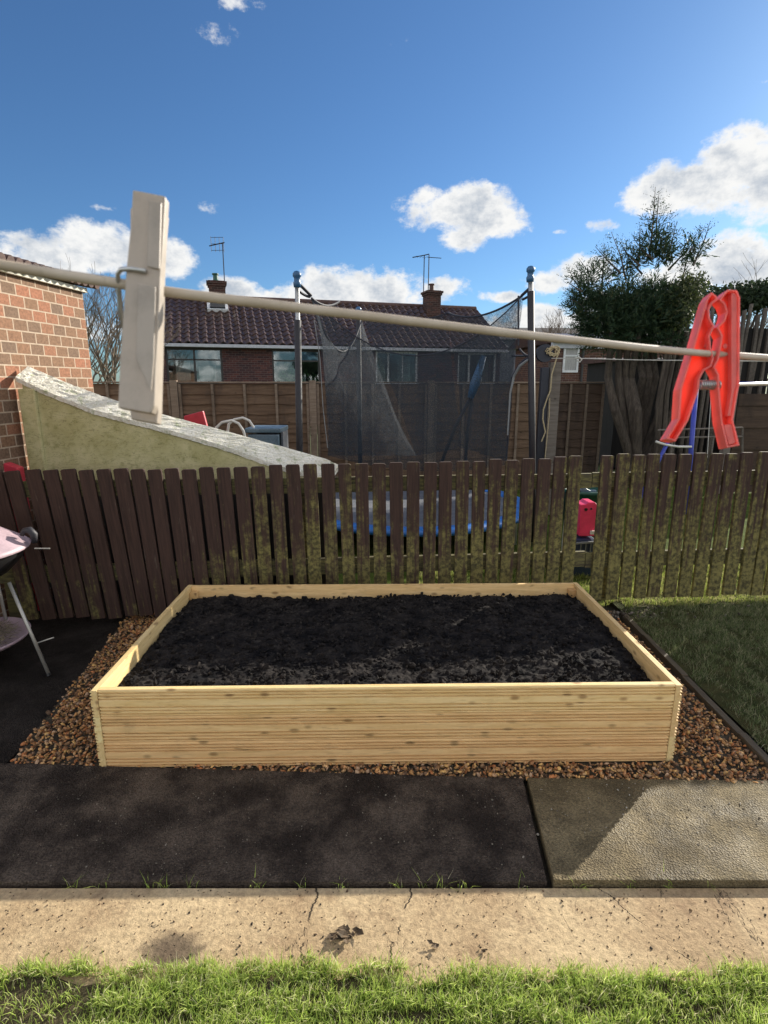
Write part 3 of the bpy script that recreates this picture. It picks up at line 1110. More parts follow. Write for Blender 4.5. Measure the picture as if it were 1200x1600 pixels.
for px in ltops:
    # find X where the ray meets the fence line
    d = cam_dir(px, top_y(px))
    t = 3.56 / (d.y - .088 * d.x)
    p = EYE + d * t
    leanpx = np.interp(px, [0, 150, 350, 520, 940, 1200], [.09, .078, .03, .02, 0, -.0]) + random.uniform(-.008, .008)
    zb = .05 if px < 940 else .058
    z1 = p.z + random.uniform(-.006, .006)
    picket(p.x + math.sin(leanpx) * (z1 - zb), zb + random.uniform(-.008, .008), z1, -leanpx)
    lastX = p.x
# unseen pickets at the right, height shaped to set the shadow edge
for i in range(26):
    picket(lastX + .106 * (i + 1), .045, 1.17, 0)
for i in range(8):
    picket(-2.56 - .106 * (i + 1), .05, 1.05, -.1)


def rail(x0, x1, z0, z1, t=.03, off=.026, name='rail'):
    mb = MB()
    n = 10
    vs = []
    for i in range(n + 1):
        X = x0 + (x1 - x0) * i / n
        yy = fline(X) + off
        wz = random.uniform(-.002, .002)
        vs += [(X, yy, z0 + wz), (X, yy + t, z0 + wz), (X, yy + t, z1 + wz), (X, yy, z1 + wz)]
    fs = []
    for i in range(n):
        for j in range(4):
            a = i * 4 + j; b_ = i * 4 + (j + 1) % 4
            fs.append((a, b_, b_ + 4, a + 4))
    fs += [(3, 2, 1, 0), tuple(n * 4 + j for j in range(4))]
    mb.add(vs, fs)
    return mb.build(name, M['mossy_rail'], pf)


rail(-3.4, 1.42, .865, .965); rail(1.425, 5.4, .87, .97)
rail(-3.4, 1.42, .30, .41); rail(1.425, 5.4, .29, .40)
for X in (-2.45, -.55, 1.575, 3.3, 5.2):
    MB().box((X, fline(X) + .026 + .03 + .040, .46), (.075, .075, 1.0)).build('post', M['mossy_rail'], pf, bevel=.004)
# grime: dark debris at the foot of the fence, right of the bed
x, y = scatter(1200, 1.3, 2.6, 3.46, 3.72, lambda x, y: (y < 3.50 + (x - 1.3) * .17 + RNG.random(len(x)) * .06) & (RNG.random(len(x)) < np.clip(1.2 - (x - 1.5) * 2.4, 0.02, 1)))
c = np.array([(.08, .06, .045), (.05, .04, .03), (.14, .12, .10), (.2, .17, .13)])[RNG.integers(0, 4, len(x))]
v, f, c = stones(np.stack([x, y, RNG.uniform(0, .03, len(x))], 1), RNG.uniform(.006, .016, len(x)), c, rough=.4)
tag(link('leaf_litter', np_mesh('leaf_litter', v, f, c), M['stone_cols']), 'dark earth and leaf litter at the foot of the picket fence beside the lawn', 'leaf litter', kind='stuff')

# ------------------------------------------------------------------ brick outhouse, left
bx0 = Vector((-2.52, 3.62, 0)); bx1 = Vector((-2.40, 4.66, 0))
ang = math.atan2(bx1.y - bx0.y, bx1.x - bx0.x)
sh = empty('brick_outhouse', bx1, ang + math.pi / 2 - math.pi / 2, 'red brick outhouse with tiled eave at the left edge, behind the picket fence', 'outhouse')
L_ = 2.4
# local: +x runs along the wall away from camera (ends at 0), outside is -y
T = sh
MB().box((-L_ / 2, 1.25, 1.14), (L_, 2.5, 2.28)).build('wall', M['shed_brick'], T, world_coords=False)
mb = MB()
for i in range(34):       # verge of curved tiles
    cx = .07 - i * .075
    mb.tube([(cx, -.09, 2.335), (cx, .35, 2.42), (cx, 1.2, 2.62), (cx, 2.5, 2.9)], [.034, .036, .036, .036], 8)
mb.box((-L_ / 2 + .05, 1.4, 2.56), (L_ + .02, 2.2, .03), Matrix.Rotation(math.atan2(.56, 2.5), 3, 'X'))
mb.build('roof', M['ridge_tile'], T, world_coords=False, smooth=False)
MB().box((-L_ / 2, -.018, 2.285), (L_ + .04, .03, .035)).build('mortar_fillet', M['rough_cap'], T, world_coords=False, bevel=.006)

# ------------------------------------------------------------------ mossy concrete wedge (lean-to end wall)
fy, by = 3.76, 3.90
fr = [(24, 589), (64, 608), (142, 639), (200, 655), (230, 662), (342, 694), (420, 722)]
bk = [(43, 572), (102, 597), (160, 619), (242, 644), (337, 669), (420, 692), (509, 717)]
FR = [P(a, b_, fy) for a, b_ in fr]; BK = [P(a, b_, by) for a, b_ in bk]
FR.append(P(512, 752, fy)); BK.append(P(530, 727, by))
wd = empty('sloping_wall', (FR[0].x, fy, 0), 0, 'wedge shaped rendered wall green with moss, sloping white top, behind the fence', 'wall')
wx0 = FR[0].x
n = len(FR)
th = .035
MB().box(((wx0 + FR[-1].x) / 2 + .015, fy + .115, .44), (FR[-1].x - wx0 - .03, .2, .94)).build('lower_wall_shade', M['shed_black'], wd)  # near-black lower wall, deep shade behind the pickets put into its colour
body_poly = [Vector((wx0 + .03, fy + .012, .912))] + [Vector((max(q.x, wx0 + .03), fy + .012, q.z - th)) for q in FR[:-1]] + [Vector((FR[-2].x + .3, fy + .012, .912))]
mb = MB().prism(body_poly, (0, .125, 0))
mb.build('rendered_face', M['mossy_render'], wd)
pil = [P(24, 596, fy - .02), P(50, 604, fy - .02)]
MB().box(((pil[0].x + pil[1].x) / 2, fy + .05, 1.22), (.115, .115, .62)).build('pier', M['mossy_render'], wd, bevel=.012)
# coping: fine grid, roughened
cols_ = 90; rows_ = 10
vs = []
fxp = np.interp(np.linspace(0, 1, cols_), np.linspace(0, 1, n), [q.x for q in FR]); fzp = np.interp(np.linspace(0, 1, cols_), np.linspace(0, 1, n), [q.z for q in FR])
bxp = np.interp(np.linspace(0, 1, cols_), np.linspace(0, 1, n), [q.x for q in BK]); bzp = np.interp(np.linspace(0, 1, cols_), np.linspace(0, 1, n), [q.z for q in BK])
for i in range(cols_):
    for j in range(rows_):
        t = j / (rows_ - 1)
        e_ = .004 if 0 < j < rows_ - 1 else .002
        vs.append((fxp[i] * (1 - t) + bxp[i] * t, fy * (1 - t) + by * t + random.uniform(-.003, .003), fzp[i] * (1 - t) + bzp[i] * t + random.uniform(-e_, e_)))
top_n = len(vs)
for i in range(cols_):
    vs.append((fxp[i], fy, fzp[i] - .03 + random.uniform(-.003, .003)))
for i in range(cols_):
    vs.append((bxp[i], by, bzp[i] - .03))
fs = []
for i in range(cols_ - 1):
    for j in range(rows_ - 1):
        a = i * rows_ + j
        fs.append((a, a + rows_, a + rows_ + 1, a + 1))
    fs.append((i * rows_, top_n + i, top_n + i + 1, (i + 1) * rows_))
    fs.append((i * rows_ + rows_ - 1, (i + 1) * rows_ + rows_ - 1, top_n + cols_ + i + 1, top_n + cols_ + i))
    fs.append((top_n + i, top_n + cols_ + i, top_n + cols_ + i + 1, top_n + i + 1))
fs.append(tuple(range(rows_)) + (top_n + cols_, top_n))
MB().add(vs, fs).build('coping', M['rough_cap'], wd)

# ------------------------------------------------------------------ panel fence at the far side of the next garden
pa = Vector((-4.6, 7.75, 0)); pb = Vector((4.05, 8.95, 0))
pdir = (pb - pa).normalized()
prz = math.atan2(pdir.y, pdir.x)
fence = empty('panel_fence', pa, prz, 'brown lap panel fence with timber posts across the far side of the garden', 'fence')


def on_line(px, py=600, a=pa, rz=prz):
    d = cam_dir(px, py)
    nrm = Vector((-math.sin(rz), math.cos(rz), 0))
    t = (a - EYE).dot(nrm) / d.dot(nrm)
    p = EYE + d * t
    return (p - a).dot(Vector((math.cos(rz), math.sin(rz), 0))), p.z


PT = 1.585
posts_px = [60, 272, 488, 673, 858]
pxs = [on_line(p)[0] for p in posts_px]
endx = on_line(944)[0]
bays = [(-.5, pxs[0])] + list(zip(pxs[:-1], pxs[1:])) + [(pxs[-1], endx)]
for bi, (xa, xb) in enumerate(bays):
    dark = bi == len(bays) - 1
    xa2, xb2 = xa + .055, xb - .055 if not dark else xb
    mb = MB()
    nb = 11
    hb = (PT - .05) / nb
    for i in range(nb):
        z0 = .03 + i * hb
        segs = 8
        vs = []
        for s_ in range(segs + 1):
            xx = xa2 + (xb2 - xa2) * s_ / segs
            wv_ = .010 * math.sin(s_ * 1.9 + i * 2.3 + bi) + random.uniform(-.004, .004)
            vs += [(xx, -.022, z0 - .012 + wv_), (xx, -.008, z0 - .012 + wv_), (xx, .008, z0 + hb), (xx, -.002, z0 + hb)]
        fs = []
        for s_ in range(segs):
            for j in range(4):
                a = s_ * 4 + j; b_ = s_ * 4 + (j + 1) % 4
                fs.append((a, b_, b_ + 4, a + 4))
        fs += [(3, 2, 1, 0), tuple(segs * 4 + j for j in range(4))]
        mb.add(vs, fs)
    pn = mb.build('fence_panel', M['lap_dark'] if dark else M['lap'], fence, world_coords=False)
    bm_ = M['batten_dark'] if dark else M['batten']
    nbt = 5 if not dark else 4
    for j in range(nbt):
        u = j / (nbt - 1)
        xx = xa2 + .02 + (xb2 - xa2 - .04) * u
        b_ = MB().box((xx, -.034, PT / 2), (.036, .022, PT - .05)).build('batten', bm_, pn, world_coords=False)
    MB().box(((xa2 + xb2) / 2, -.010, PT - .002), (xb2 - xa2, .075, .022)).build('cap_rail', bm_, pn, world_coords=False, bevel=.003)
for xx in pxs:
    MB().box((xx, -.02, .80), (.10, .09, 1.62)).build('post', M['batten'], fence, world_coords=False, bevel=.005)

# ------------------------------------------------------------------ bungalow
def ray_plane(px, py, a, rz):
    d = cam_dir(px, py)
    nrm = Vector((-math.sin(rz), math.cos(rz), 0))
    t = (a - EYE).dot(nrm) / d.dot(nrm)
    p = EYE + d * t
    return (p - a).dot(Vector((math.cos(rz), math.sin(rz), 0))), p.z


HR = math.radians(17)
hc = P(797, 547, 24.0)                   # right end of the eave
EZ = hc.z
ha = Vector((hc.x, hc.y, 0))
hs = empty('bungalow', ha, HR, 'long brick bungalow with red pantile roof and two chimneys beyond the far fence', 'house')
xl, _ = ray_plane(222, 532, ha, HR)
xr = -.15
dep = 6.4
WY = .35                                 # wall set back behind the eave


def hrp(px, py, yoff):
    a2 = ha + Vector((-math.sin(HR), math.cos(HR), 0)) * yoff
    return ray_plane(px, py, a2, HR)


# wall as panels round the openings
wins = [(257, 346, 541, 600, 'dark'), (424, 500, 541, 600, 'dark'), (587, 653, 545, 599, 'white'), (716, 776, 551, 600, 'white')]
W = []
for (a, b_, c_, d_, kd) in wins:
    x0, zt = hrp(a, c_, WY); x1, _ = hrp(b_, c_, WY); _, zb = hrp((a + b_) / 2, d_, WY)
    W.append((x0, x1, zb, min(zt, EZ - .12), kd))
mb = MB()
edges = [xl + .15]
for w_ in W: edges += [w_[0], w_[1]]
edges.append(xr - .1)
for i in range(0, len(edges), 2):
    a, b_ = edges[i], edges[i + 1]
    mb.box(((a + b_) / 2, WY + .14, EZ / 2), (b_ - a, .28, EZ))
for (x0, x1, zb, zt, kd) in W:
    mb.box(((x0 + x1) / 2, WY + .14, zb / 2), (x1 - x0, .28, zb))
    mb.box(((x0 + x1) / 2, WY + .14, (zt + EZ) / 2), (x1 - x0, .28, EZ - zt))
wallo = mb.build('wall', M['house_brick'], hs, world_coords=False)
gz = 1.95                                # ridge above eave
_, rz_ = hrp(762, 485, dep / 2)
RZ = rz_
gl = MB()
for gx in (xl + .15, xr - .1):
    gl.prism([Vector((gx - .12, WY, EZ - .02)), Vector((gx - .12, dep - WY, EZ - .02)), Vector((gx - .12, dep / 2, RZ - .12))], (.24, 0, 0))
gl.box((xr - .22, dep / 2, EZ / 2), (.24, dep - 2 * WY - .6, EZ))
gl.box((xl + .27, dep / 2, EZ / 2), (.24, dep - 2 * WY - .6, EZ))
gl.build('gable', M['house_brick'], hs, world_coords=False)
MB().box(((xl + xr) / 2, dep - WY - .1, EZ / 2), (xr - xl - .4, .2, EZ)).build('rear_wall', M['house_brick'], hs, world_coords=False)
for (x0, x1, zb, zt, kd) in W:
    fm = M['dark_frame'] if kd == 'dark' else M['white_frame']
    wroot = MB()
    w_, h_ = x1 - x0, zt - zb
    yy = WY + .06
    t_ = .07
    cx, cz = (x0 + x1) / 2, (zb + zt) / 2
    wroot.box((x0 + t_ / 2, yy, cz), (t_, .06, h_)); wroot.box((x1 - t_ / 2, yy, cz), (t_, .06, h_))
    wroot.box((cx, yy, zb + t_ / 2), (w_ - 2 * t_, .058, t_)); wroot.box((cx, yy, zt - t_ / 2), (w_ - 2 * t_, .058, t_))
    if kd == 'dark':
        wroot.box((cx, yy, cz), (t_, .056, h_ - 2 * t_))
        wroot.box((cx, yy - .001, zb + h_ * .68), (w_ - 2 * t_, .054, .05))
    else:
        wroot.box((x0 + w_ * .30, yy, cz), (t_, .056, h_ - 2 * t_))
        wroot.box((x0 + w_ * .64, yy, cz), (.03, .05, h_ - 2 * t_))
    win = wroot.build('window', fm, hs, world_coords=False)
    MB().box((cx, yy + .015, cz), (w_ - .1, .008, h_ - .1)).build('pane', M['glass'], win, world_coords=False)
    MB().box((cx, WY + .02, zb - .03), (w_ + .12, .14, .06)).build('sill', fm, win, world_coords=False)
    mb = MB()
    mb.box((cx, WY + 1.4, cz), (w_ + 1.0, .05, h_ + .6)); mb.box((cx, WY + .9, zb - .05), (w_ + 1, 1.0, .04))
    mb.box((cx, WY + .9, zt + .1), (w_ + 1, 1.0, .04))
    mb.box((x0 - .3, WY + .9, cz), (.04, 1.0, h_)); mb.box((x1 + .3, WY + .9, cz), (.04, 1.0, h_))
    mb.build('room', M['room_dark'], win, world_coords=False)
    if kd == 'white':
        MB().box((x0 + .28, WY + .30, cz), (.42, .03, h_)).build('curtain', M['curtain'], win, world_coords=False)
        MB().box((x1 - .50, WY + .30, cz - .1), (.55, .03, h_ * .7)).build('curtain', M['curtain'], win, world_coords=False)
x0, x1, zb, zt, kd = W[0]
win0 = [o for o in hs.children if o.name.startswith('window')][0]
win1 = [o for o in hs.children if o.name.startswith('window')][1]
MB().box((x0 + .55, WY + .4, zb + .45), (.5, .05, .65)).box((x1 - .55, WY + .5, zb + .4), (.6, .05, .5)).build('curtain', M['curtain'], win0, world_coords=False)
x0, x1, zb, zt, kd = W[1]
MB().box(((x0 + x1) / 2 + .45, WY + .2, zt - .22), (.85, .03, .34)).build('blind', M['blind_blue'], win1, world_coords=False)
mb = MB()
for i in range(160):
    c_ = Vector((random.uniform(x0 + .2, x1 - .1), WY + random.uniform(.18, .3), zb + abs(random.gauss(0, .28))))
    a = random.uniform(0, 6.28); s_ = random.uniform(.03, .07)
    mb.add([c_ + Vector((math.cos(a) * s_, 0, math.sin(a) * s_)), c_ + Vector((math.cos(a + 1.6) * s_ * .5, .01, math.sin(a + 1.6) * s_ * .5)), c_ - Vector((math.cos(a) * s_, 0, math.sin(a) * s_)), c_ - Vector((math.cos(a + 1.6) * s_ * .5, .01, math.sin(a + 1.6) * s_ * .5))], [(0, 1, 2, 3)])
mb.build('houseplant', M['plant_leaf'], win1, world_coords=False)

# pantile roof: real rolls and steps
TW, TC = .30, .34
half = dep / 2
slope_len = math.hypot(half, RZ - EZ)
ncol = int((xr - xl) / TW * 6) + 6
nrow = int(slope_len / TC)
vx = np.linspace(xl - .05, xr + .05, ncol)
ph = (vx % TW) / TW
rollp = .085 * np.power(np.abs(np.sin(np.pi * ph)), 2.4)
nrmv = np.array([0, -(RZ - EZ) / slope_len, half / slope_len]); alg = np.array([0, half / slope_len, (RZ - EZ) / slope_len])
for side in (0, 1):
    V_ = []; F_ = []
    for r_ in range(nrow):
        s0 = slope_len * r_ / nrow; s1 = slope_len * (r_ + 1) / nrow + .03
        jit = np.repeat(RNG.uniform(-.004, .004, ncol // 6 + 1), 6)[:ncol]
        for (s_, lift) in ((s0, -.005), (s0, .040), (s1, .012)):
            b0 = len(V_)
            pnt = np.array([0, 0, EZ])[None] + alg[None] * s_ + nrmv[None] * (lift + rollp + jit)[:, None]
            pnt[:, 0] = vx
            if side: pnt[:, 1] = dep - pnt[:, 1]
            V_ += pnt.tolist()
        base = r_ * 3 * ncol
        for q in range(2):
            for i in range(ncol - 1):
                a = base + q * ncol + i
                F_.append((a, a + 1, a + 1 + ncol, a + ncol))
    mb = MB(); mb.v = [tuple(q) for q in V_]; mb.f = F_
    ro = mb.build('roof', M['pantile'], hs, world_coords=False, fix=False)
mb = MB()
mb.tube([(xl - .05, half, RZ + .02), (xr + .05, half, RZ + .02)], .13, 10)
ro = [o for o in hs.children if o.name.startswith('roof')][0]
mb.build('ridge', M['ridge_tile'], ro, world_coords=False)
MB().box(((xl + xr) / 2, .16, EZ - .09), (xr - xl + .1, .32, .03)).box(((xl + xr) / 2, -.03, EZ - .05), (xr - xl + .1, .11, .11)).build('gutter', M['gutter_white'], hs, world_coords=False, bevel=.008)
# verge boards on the right gable
mb = MB()
for sgn in (0, 1):
    y0 = 0 if sgn == 0 else dep
    mb.prism([Vector((xr + .02, y0, EZ - .10)), Vector((xr + .02, half, RZ - .10)), Vector((xr + .02, half, RZ + .0)), Vector((xr + .02, y0, EZ + .0))], (.03, 0, 0))
mb.build('verge_board', M['dark_frame'], hs, world_coords=False)
# skylight vent on the roof
sx_, sz_ = hrp(341, 480, 2.2)
yv = half * (sz_ - EZ) / (RZ - EZ)
mb = MB(); rt = Matrix.Rotation(math.atan2(RZ - EZ, half), 3, 'X')


def aerial(parent, x, y, z, kind):
    mb = MB()
    mb.tube([(x, y, z - .9), (x + .02, y, z + 1.55)], .022, 6)
    t = z + 1.5
    if kind == 0:      # grid aerial
        mb.tube([(x - .5, y, t - .12), (x + .1, y, t + .05)], .022, 5)
        for i in range(4):
            xx = x - .42 + i * .16
            mb.tube([(xx, y, t - .32), (xx, y, t + .24)], .009, 4)
        for i in range(3):
            mb.tube([(x - .42, y, t - .28 + i * .24), (x + .06, y, t - .24 + i * .24)], .009, 4)
    else:              # yagi seen side on
        mb.tube([(x - .75, y, t - .10), (x - .2, y, t + .02), (x + .02, y, t + .08)], .022, 5)
        mb.tube([(x - .05, y, t - .05), (x + .6, y, t - .05)], .016, 5)
        mb.tube([(x - .22, y, z - .5), (x - .20, y, t)], .022, 5)
        for i in range(5):
            xx = x - .6 + i * .12
            mb.tube([(xx, y - .16, t - .06), (xx, y + .16, t - .06)], .007, 4)
    return mb.build('aerial', M['steel_dark'], parent, world_coords=False)


for ci, (cpx, ctop, cw) in enumerate(((338, 440, .62), (675, 455, .62))):
    cyl = half - .55 if ci == 1 else half - .1
    x_, z_ = hrp(cpx, ctop, cyl)
    mb = MB().box((x_, cyl, (z_ + EZ) / 2 + .3), (cw, .6, z_ - EZ - .6))
    for i_, (ww, zz) in enumerate(((cw + .08, z_ - .16), (cw + .16, z_ - .07))):
        mb.box((x_, cyl, zz), (ww, .6 + ww - cw, .085))
    ch = mb.build('chimney', M['chimney_brick'], hs, world_coords=False)
    MB().lathe((x_ - .02, cyl, z_ - .03), [(0.0, 0), (.15, 0), (.14, .05), (.10, .10), (.095, .26), (.13, .28), (.13, .33), (.0, .33)], 14).build(
        'chimney_pot', M['ridge_tile'] if ci else M['green_plastic'], ch, world_coords=False)
    aerial(ch, x_ + (.32 if ci == 0 else -.05), cyl + .35, z_, ci)
x_, z_ = hrp(340, 482, half - .7)
yy_ = half - .9
zs = EZ + (RZ - EZ) * yy_ / half
sk = MB().box((x_, yy_, zs + .12), (.78, .55, .12), rt).build('skylight', M['white_frame'], hs, world_coords=False)
MB().box((x_, yy_ - .07, zs + .16), (.56, .36, .10), rt).build('pane', M['room_dark'], sk, world_coords=False)


# ------------------------------------------------------------------ brick house with a white window, right of the bungalow
ra_ = P(868, 600, 19.0); ra_.z = 0
rh = empty('brick_house', ra_, .12, 'low brick house wall with a white window, partly hidden by the conifer', 'house')
hx1 = 4.4
RE = P(868, 536, 19.0).z
MB().box((hx1 / 2, 2.0, RE / 2), (hx1, 4.0, RE)).build('wall', M['house_brick_side'], rh, world_coords=False)
MB().box((hx1 / 2, -.06, RE - .08), (hx1 + .5, .12, .18)).build('fascia', M['gutter_white'], rh, world_coords=False)
mb = MB().prism([Vector((-.25, -.30, RE + .012)), Vector((-.25, 4.35, RE + .012)), Vector((-.25, 2.8, RE + .55))], (hx1 + .5, 0, 0))
mb.build('roof', M['pantile'], rh, world_coords=False)
x0, zt = ray_plane(881, 541, ra_, .12); x1, _ = ray_plane(905, 541, ra_, .12); _, zb = ray_plane(895, 582, ra_, .12)
mb = MB(); cx, cz = (x0 + x1) / 2, (zb + zt) / 2
for b3 in (((x0 + .03, -.02, cz), (.06, .06, zt - zb)), ((x1 - .03, -.02, cz), (.06, .06, zt - zb)), ((cx, -.02, zb + .035), (x1 - x0 - .12, .058, .07)), ((cx, -.02, zt - .035), (x1 - x0 - .12, .058, .07)), ((cx, -.02, zb + (zt - zb) * .64), (x1 - x0 - .12, .054, .05))):
    mb.box(*b3)
w_ = mb.build('window', M['white_frame'], rh, world_coords=False)
MB().box((cx, -.012, cz), (x1 - x0 - .1, .02, zt - zb - .1)).build('pane', M['curtain'], w_, world_coords=False)
xd, _ = ray_plane(907, 590, ra_, .12)
MB().tube([(xd, -.06, 0), (xd, -.06, 3.1)], .045, 8).build('drainpipe', M['dark_frame'], rh, world_coords=False)

# far terrace with pale windows
ta = P(760, 590, 55); ta.z = 0
te = empty('grey_terrace', ta, .05, 'distant grey terrace with rows of small white windows seen past the bungalow', 'house')
tw_ = 26
_, tz = ray_plane(840, 531, ta, .05)
MB().box((tw_ / 2 - 4, 4, tz / 2), (tw_, 8, tz)).build('wall', M['far_wall'], te, world_coords=False)
_, tzz = ray_plane(850, 516, ta, .05)
MB().prism([Vector((-4.4, -.5, tz)), Vector((-4.4, 8.5, tz)), Vector((-4.4, 4, tzz + .6))], (tw_ + .8, 0, 0)).build('roof', M['far_roof'], te, world_coords=False)
for (a, b_, c_, d_) in ((812, 822, 533, 541), (836, 842, 532, 540), (851, 858, 532, 539), (812, 825, 549, 557), (836, 841, 548, 555), (850, 861, 549, 558), (870, 878, 549, 557)):
    x0, zt = ray_plane(a, c_, ta, .05); x1, zb = ray_plane(b_, d_, ta, .05)
    w_ = MB().box(((x0 + x1) / 2, -.04, (zt + zb) / 2), (x1 - x0, .08, zt - zb)).build('window', M['white_frame'], te, world_coords=False)
    MB().box(((x0 + x1) / 2 - (x1 - x0) * .2, -.05, (zt + zb) / 2), ((x1 - x0) * .28, .08, (zt - zb) * .7)).box(((x0 + x1) / 2 + (x1 - x0) * .2, -.05, (zt + zb) / 2), ((x1 - x0) * .28, .08, (zt - zb) * .7)).build('pane', M['room_dark'], w_, world_coords=False)

# ------------------------------------------------------------------ trampoline with net
tc_ = Vector((.28, 6.05, 0))
tr = empty('trampoline', tc_, 0, 'round blue-rimmed trampoline with sagging dark safety net on tall padded poles', 'trampoline')
pL = P(464, 432, 4.95); pR = P(829, 424, 5.05); pF = P(560, 485, 7.15)
RAD = 1.28
BZ = .25


def ring_pts(r, z, n=48, c=tc_):
    return [Vector((c.x + r * math.cos(2 * math.pi * i / n), c.y + r * math.sin(2 * math.pi * i / n), z)) for i in range(n + 1)]


MB().tube(ring_pts(RAD, BZ), .022, 8, caps=False).build('frame', M['steel'], tr, smooth=True)
mb = MB().lathe((tc_.x, tc_.y, 0), [(RAD - .14, BZ + .02), (RAD - .12, BZ + .035), (RAD + .02, BZ + .035), (RAD + .04, BZ + .01), (RAD + .035, BZ - .02), (RAD + .01, BZ - .02)], 48)
mb.build('edge_pad', M['blue_pad'], tr, smooth=True)
MB().lathe((tc_.x, tc_.y, 0), [(0.001, BZ - .03), (.5, BZ - .02), (RAD - .12, BZ + .02)], 48).build('jump_mat', M['mat_black'], tr, smooth=True)
for i in range(6):
    a = i * math.pi / 3 + .4
    q = tc_ + Vector((math.cos(a), math.sin(a), 0)) * RAD
    MB().tube([q + Vector((0, 0, BZ)), q + Vector((0, 0, .0))], .02, 8).build('leg', M['steel'], tr)


def net_pole(top, base, grip_z, r=.019):
    p = MB().tube([base, top], r, 8).build('net_pole', M['steel'], tr, smooth=True)
    d_ = (top - base)
    g = base + d_ * ((grip_z - base.z) / d_.z)
    MB().tube([base + d_ * .02, g], .030, 10).build('foam_sleeve', M['foam_pole'], p, smooth=True)
    MB().lathe(top, [(.0, -.09), (.030, -.085), (.034, -.05), (.026, -.035), (.026, -.01), (.036, 0), (.036, .022), (.022, .040), (0, .046)], 14).build('cap', M['blue_cap'], p, smooth=True)
    return p


bL = P(467, 760, 4.95); bL.z = .05; bR = P(839, 760, 5.05); bR.z = .05
net_pole(pL, bL, P(464, 500, 4.95).z)
net_pole(pR, bR, P(829, 455, 5.05).z, .022)
bF = Vector((pF.x, 7.25, .05))
net_pole(pF, bF, pF.z - .06)
# fourth pole has come loose and leans with its blue sleeve up
lp = [P(756, 556, 6.2), P(742, 600, 6.2), P(735, 622, 6.2)]
q = MB().tube(lp, [.030, .055, .035], 10).build('loose_sleeve', M['blue_cap'], tr, smooth=True)
MB().tube([lp[-1], P(712, 665, 6.1), P(690, 722, 6.0)], .018, 8).build('loose_rod', M['foam_pole'], tr, smooth=True)
MB().tube([lp[-1] + Vector((.02, 0, 0)), P(731, 670, 6.15), P(727, 722, 6.1)], .018, 8).build('loose_rod', M['foam_pole'], tr, smooth=True)
# net: four walls between corners, sagging top edges
cL = P(487, 466, 5.15); cR = P(816, 462, 5.2); cF = P(566, 497, 7.0); cB = P(700, 489, 6.9)
mL = P(511, 712, 5.2); mR = P(792, 722, 5.3); mF = P(650, 712, 6.7); mB = P(725, 700, 6.9)


def net_wall(a, b_, la, lb, sag, belly=.04, name='net', botsag=.0, n=26, m=22):
    vs = []; fs = []
    out = (b_ - a).cross(Vector((0, 0, 1))).normalized()
    for i in range(n + 1):
        u = i / n
        t = a.lerp(b_, u); t.z -= sag * 4 * u * (1 - u)
        l_ = la.lerp(lb, u); l_.z -= botsag * 4 * u * (1 - u)
        for j in range(m + 1):
            w_ = j / m
            p = t.lerp(l_, w_)
            p += out * (belly * math.sin(math.pi * w_) * math.sin(math.pi * u * 3 + 1) + .012 * math.sin(u * 23 + w_ * 9))
            pinch = math.sin(math.pi * w_)
            p.x += (.035 * pinch) * (1 - u) - (.03 * pinch) * u if name == 'net' else 0
            vs.append(p)
    for i in range(n):
        for j in range(m):
            q_ = i * (m + 1) + j
            fs.append((q_, q_ + 1, q_ + m + 2, q_ + m + 1))
    return MB().add(vs, fs).build('net', M['net'], tr, smooth=True, fix=False)


net_wall(cL, cF, mL, mF, .42, .03)                       # left side
net_wall(cF, cB, mF, mB, .07, .03)                       # back
net_wall(cB, cR, mB, mR, .10, .03)                       # right side
# front wall hangs low between the two near poles
fl = P(494, 480, 5.13); frr = P(808, 470, 5.2)
net_wall(cL, cR, P(513, 712, 5.1), P(792, 726, 5.2), .50, .02, botsag=.10)
# hems and straps


def cat(a, b_, sag, r, n=14, name='strap'):
    MB().tube([a.lerp(b_, i / n) - Vector((0, 0, sag * 4 * (i / n) * (1 - i / n))) for i in range(n + 1)], r, 6).build(name, M['strap'], tr)


cat(cL, cF, .42, .008); cat(cB, cR, .10, .010); cat(cF, cB, .07, .008); cat(cL, cR, .50, .006)
cat(cL, P(530, 471, 5.6), .05, .011)
cat(P(464, 440, 4.95), P(486, 462, 5.1), 0, .014); cat(P(464, 452, 4.95), P(484, 464, 5.1), .01, .011)
cat(P(828, 450, 5.05), P(815, 462, 5.18), 0, .013); cat(P(828, 462, 5.05), P(817, 468, 5.18), 0, .011)
cat(P(829, 556, 5.05), P(812, 545, 5.2), .02, .010); cat(P(810, 540, 5.2), P(810, 462, 5.2), 0, .008)
cat(P(826, 560, 5.05), P(800, 592, 5.25), -.04, .012); cat(P(800, 592, 5.25), P(791, 722, 5.3), 0, .008)
mb = MB()
mb.tube([P(825, 562, 5.04), P(812, 572, 5.1), P(803, 588, 5.18), P(797, 615, 5.2), P(793, 680, 5.2)], [.010, .012, .012, .008, .006], 6)
mb.build('pale_hem', M['grey_plastic'], tr)
mb = MB()
mb.tube([P(491, 500, 5.12), P(500, 560, 5.14), P(505, 640, 5.14), P(512, 700, 5.1)], .004, 5)
mb.build('pale_hem', M['grey_plastic'], tr)

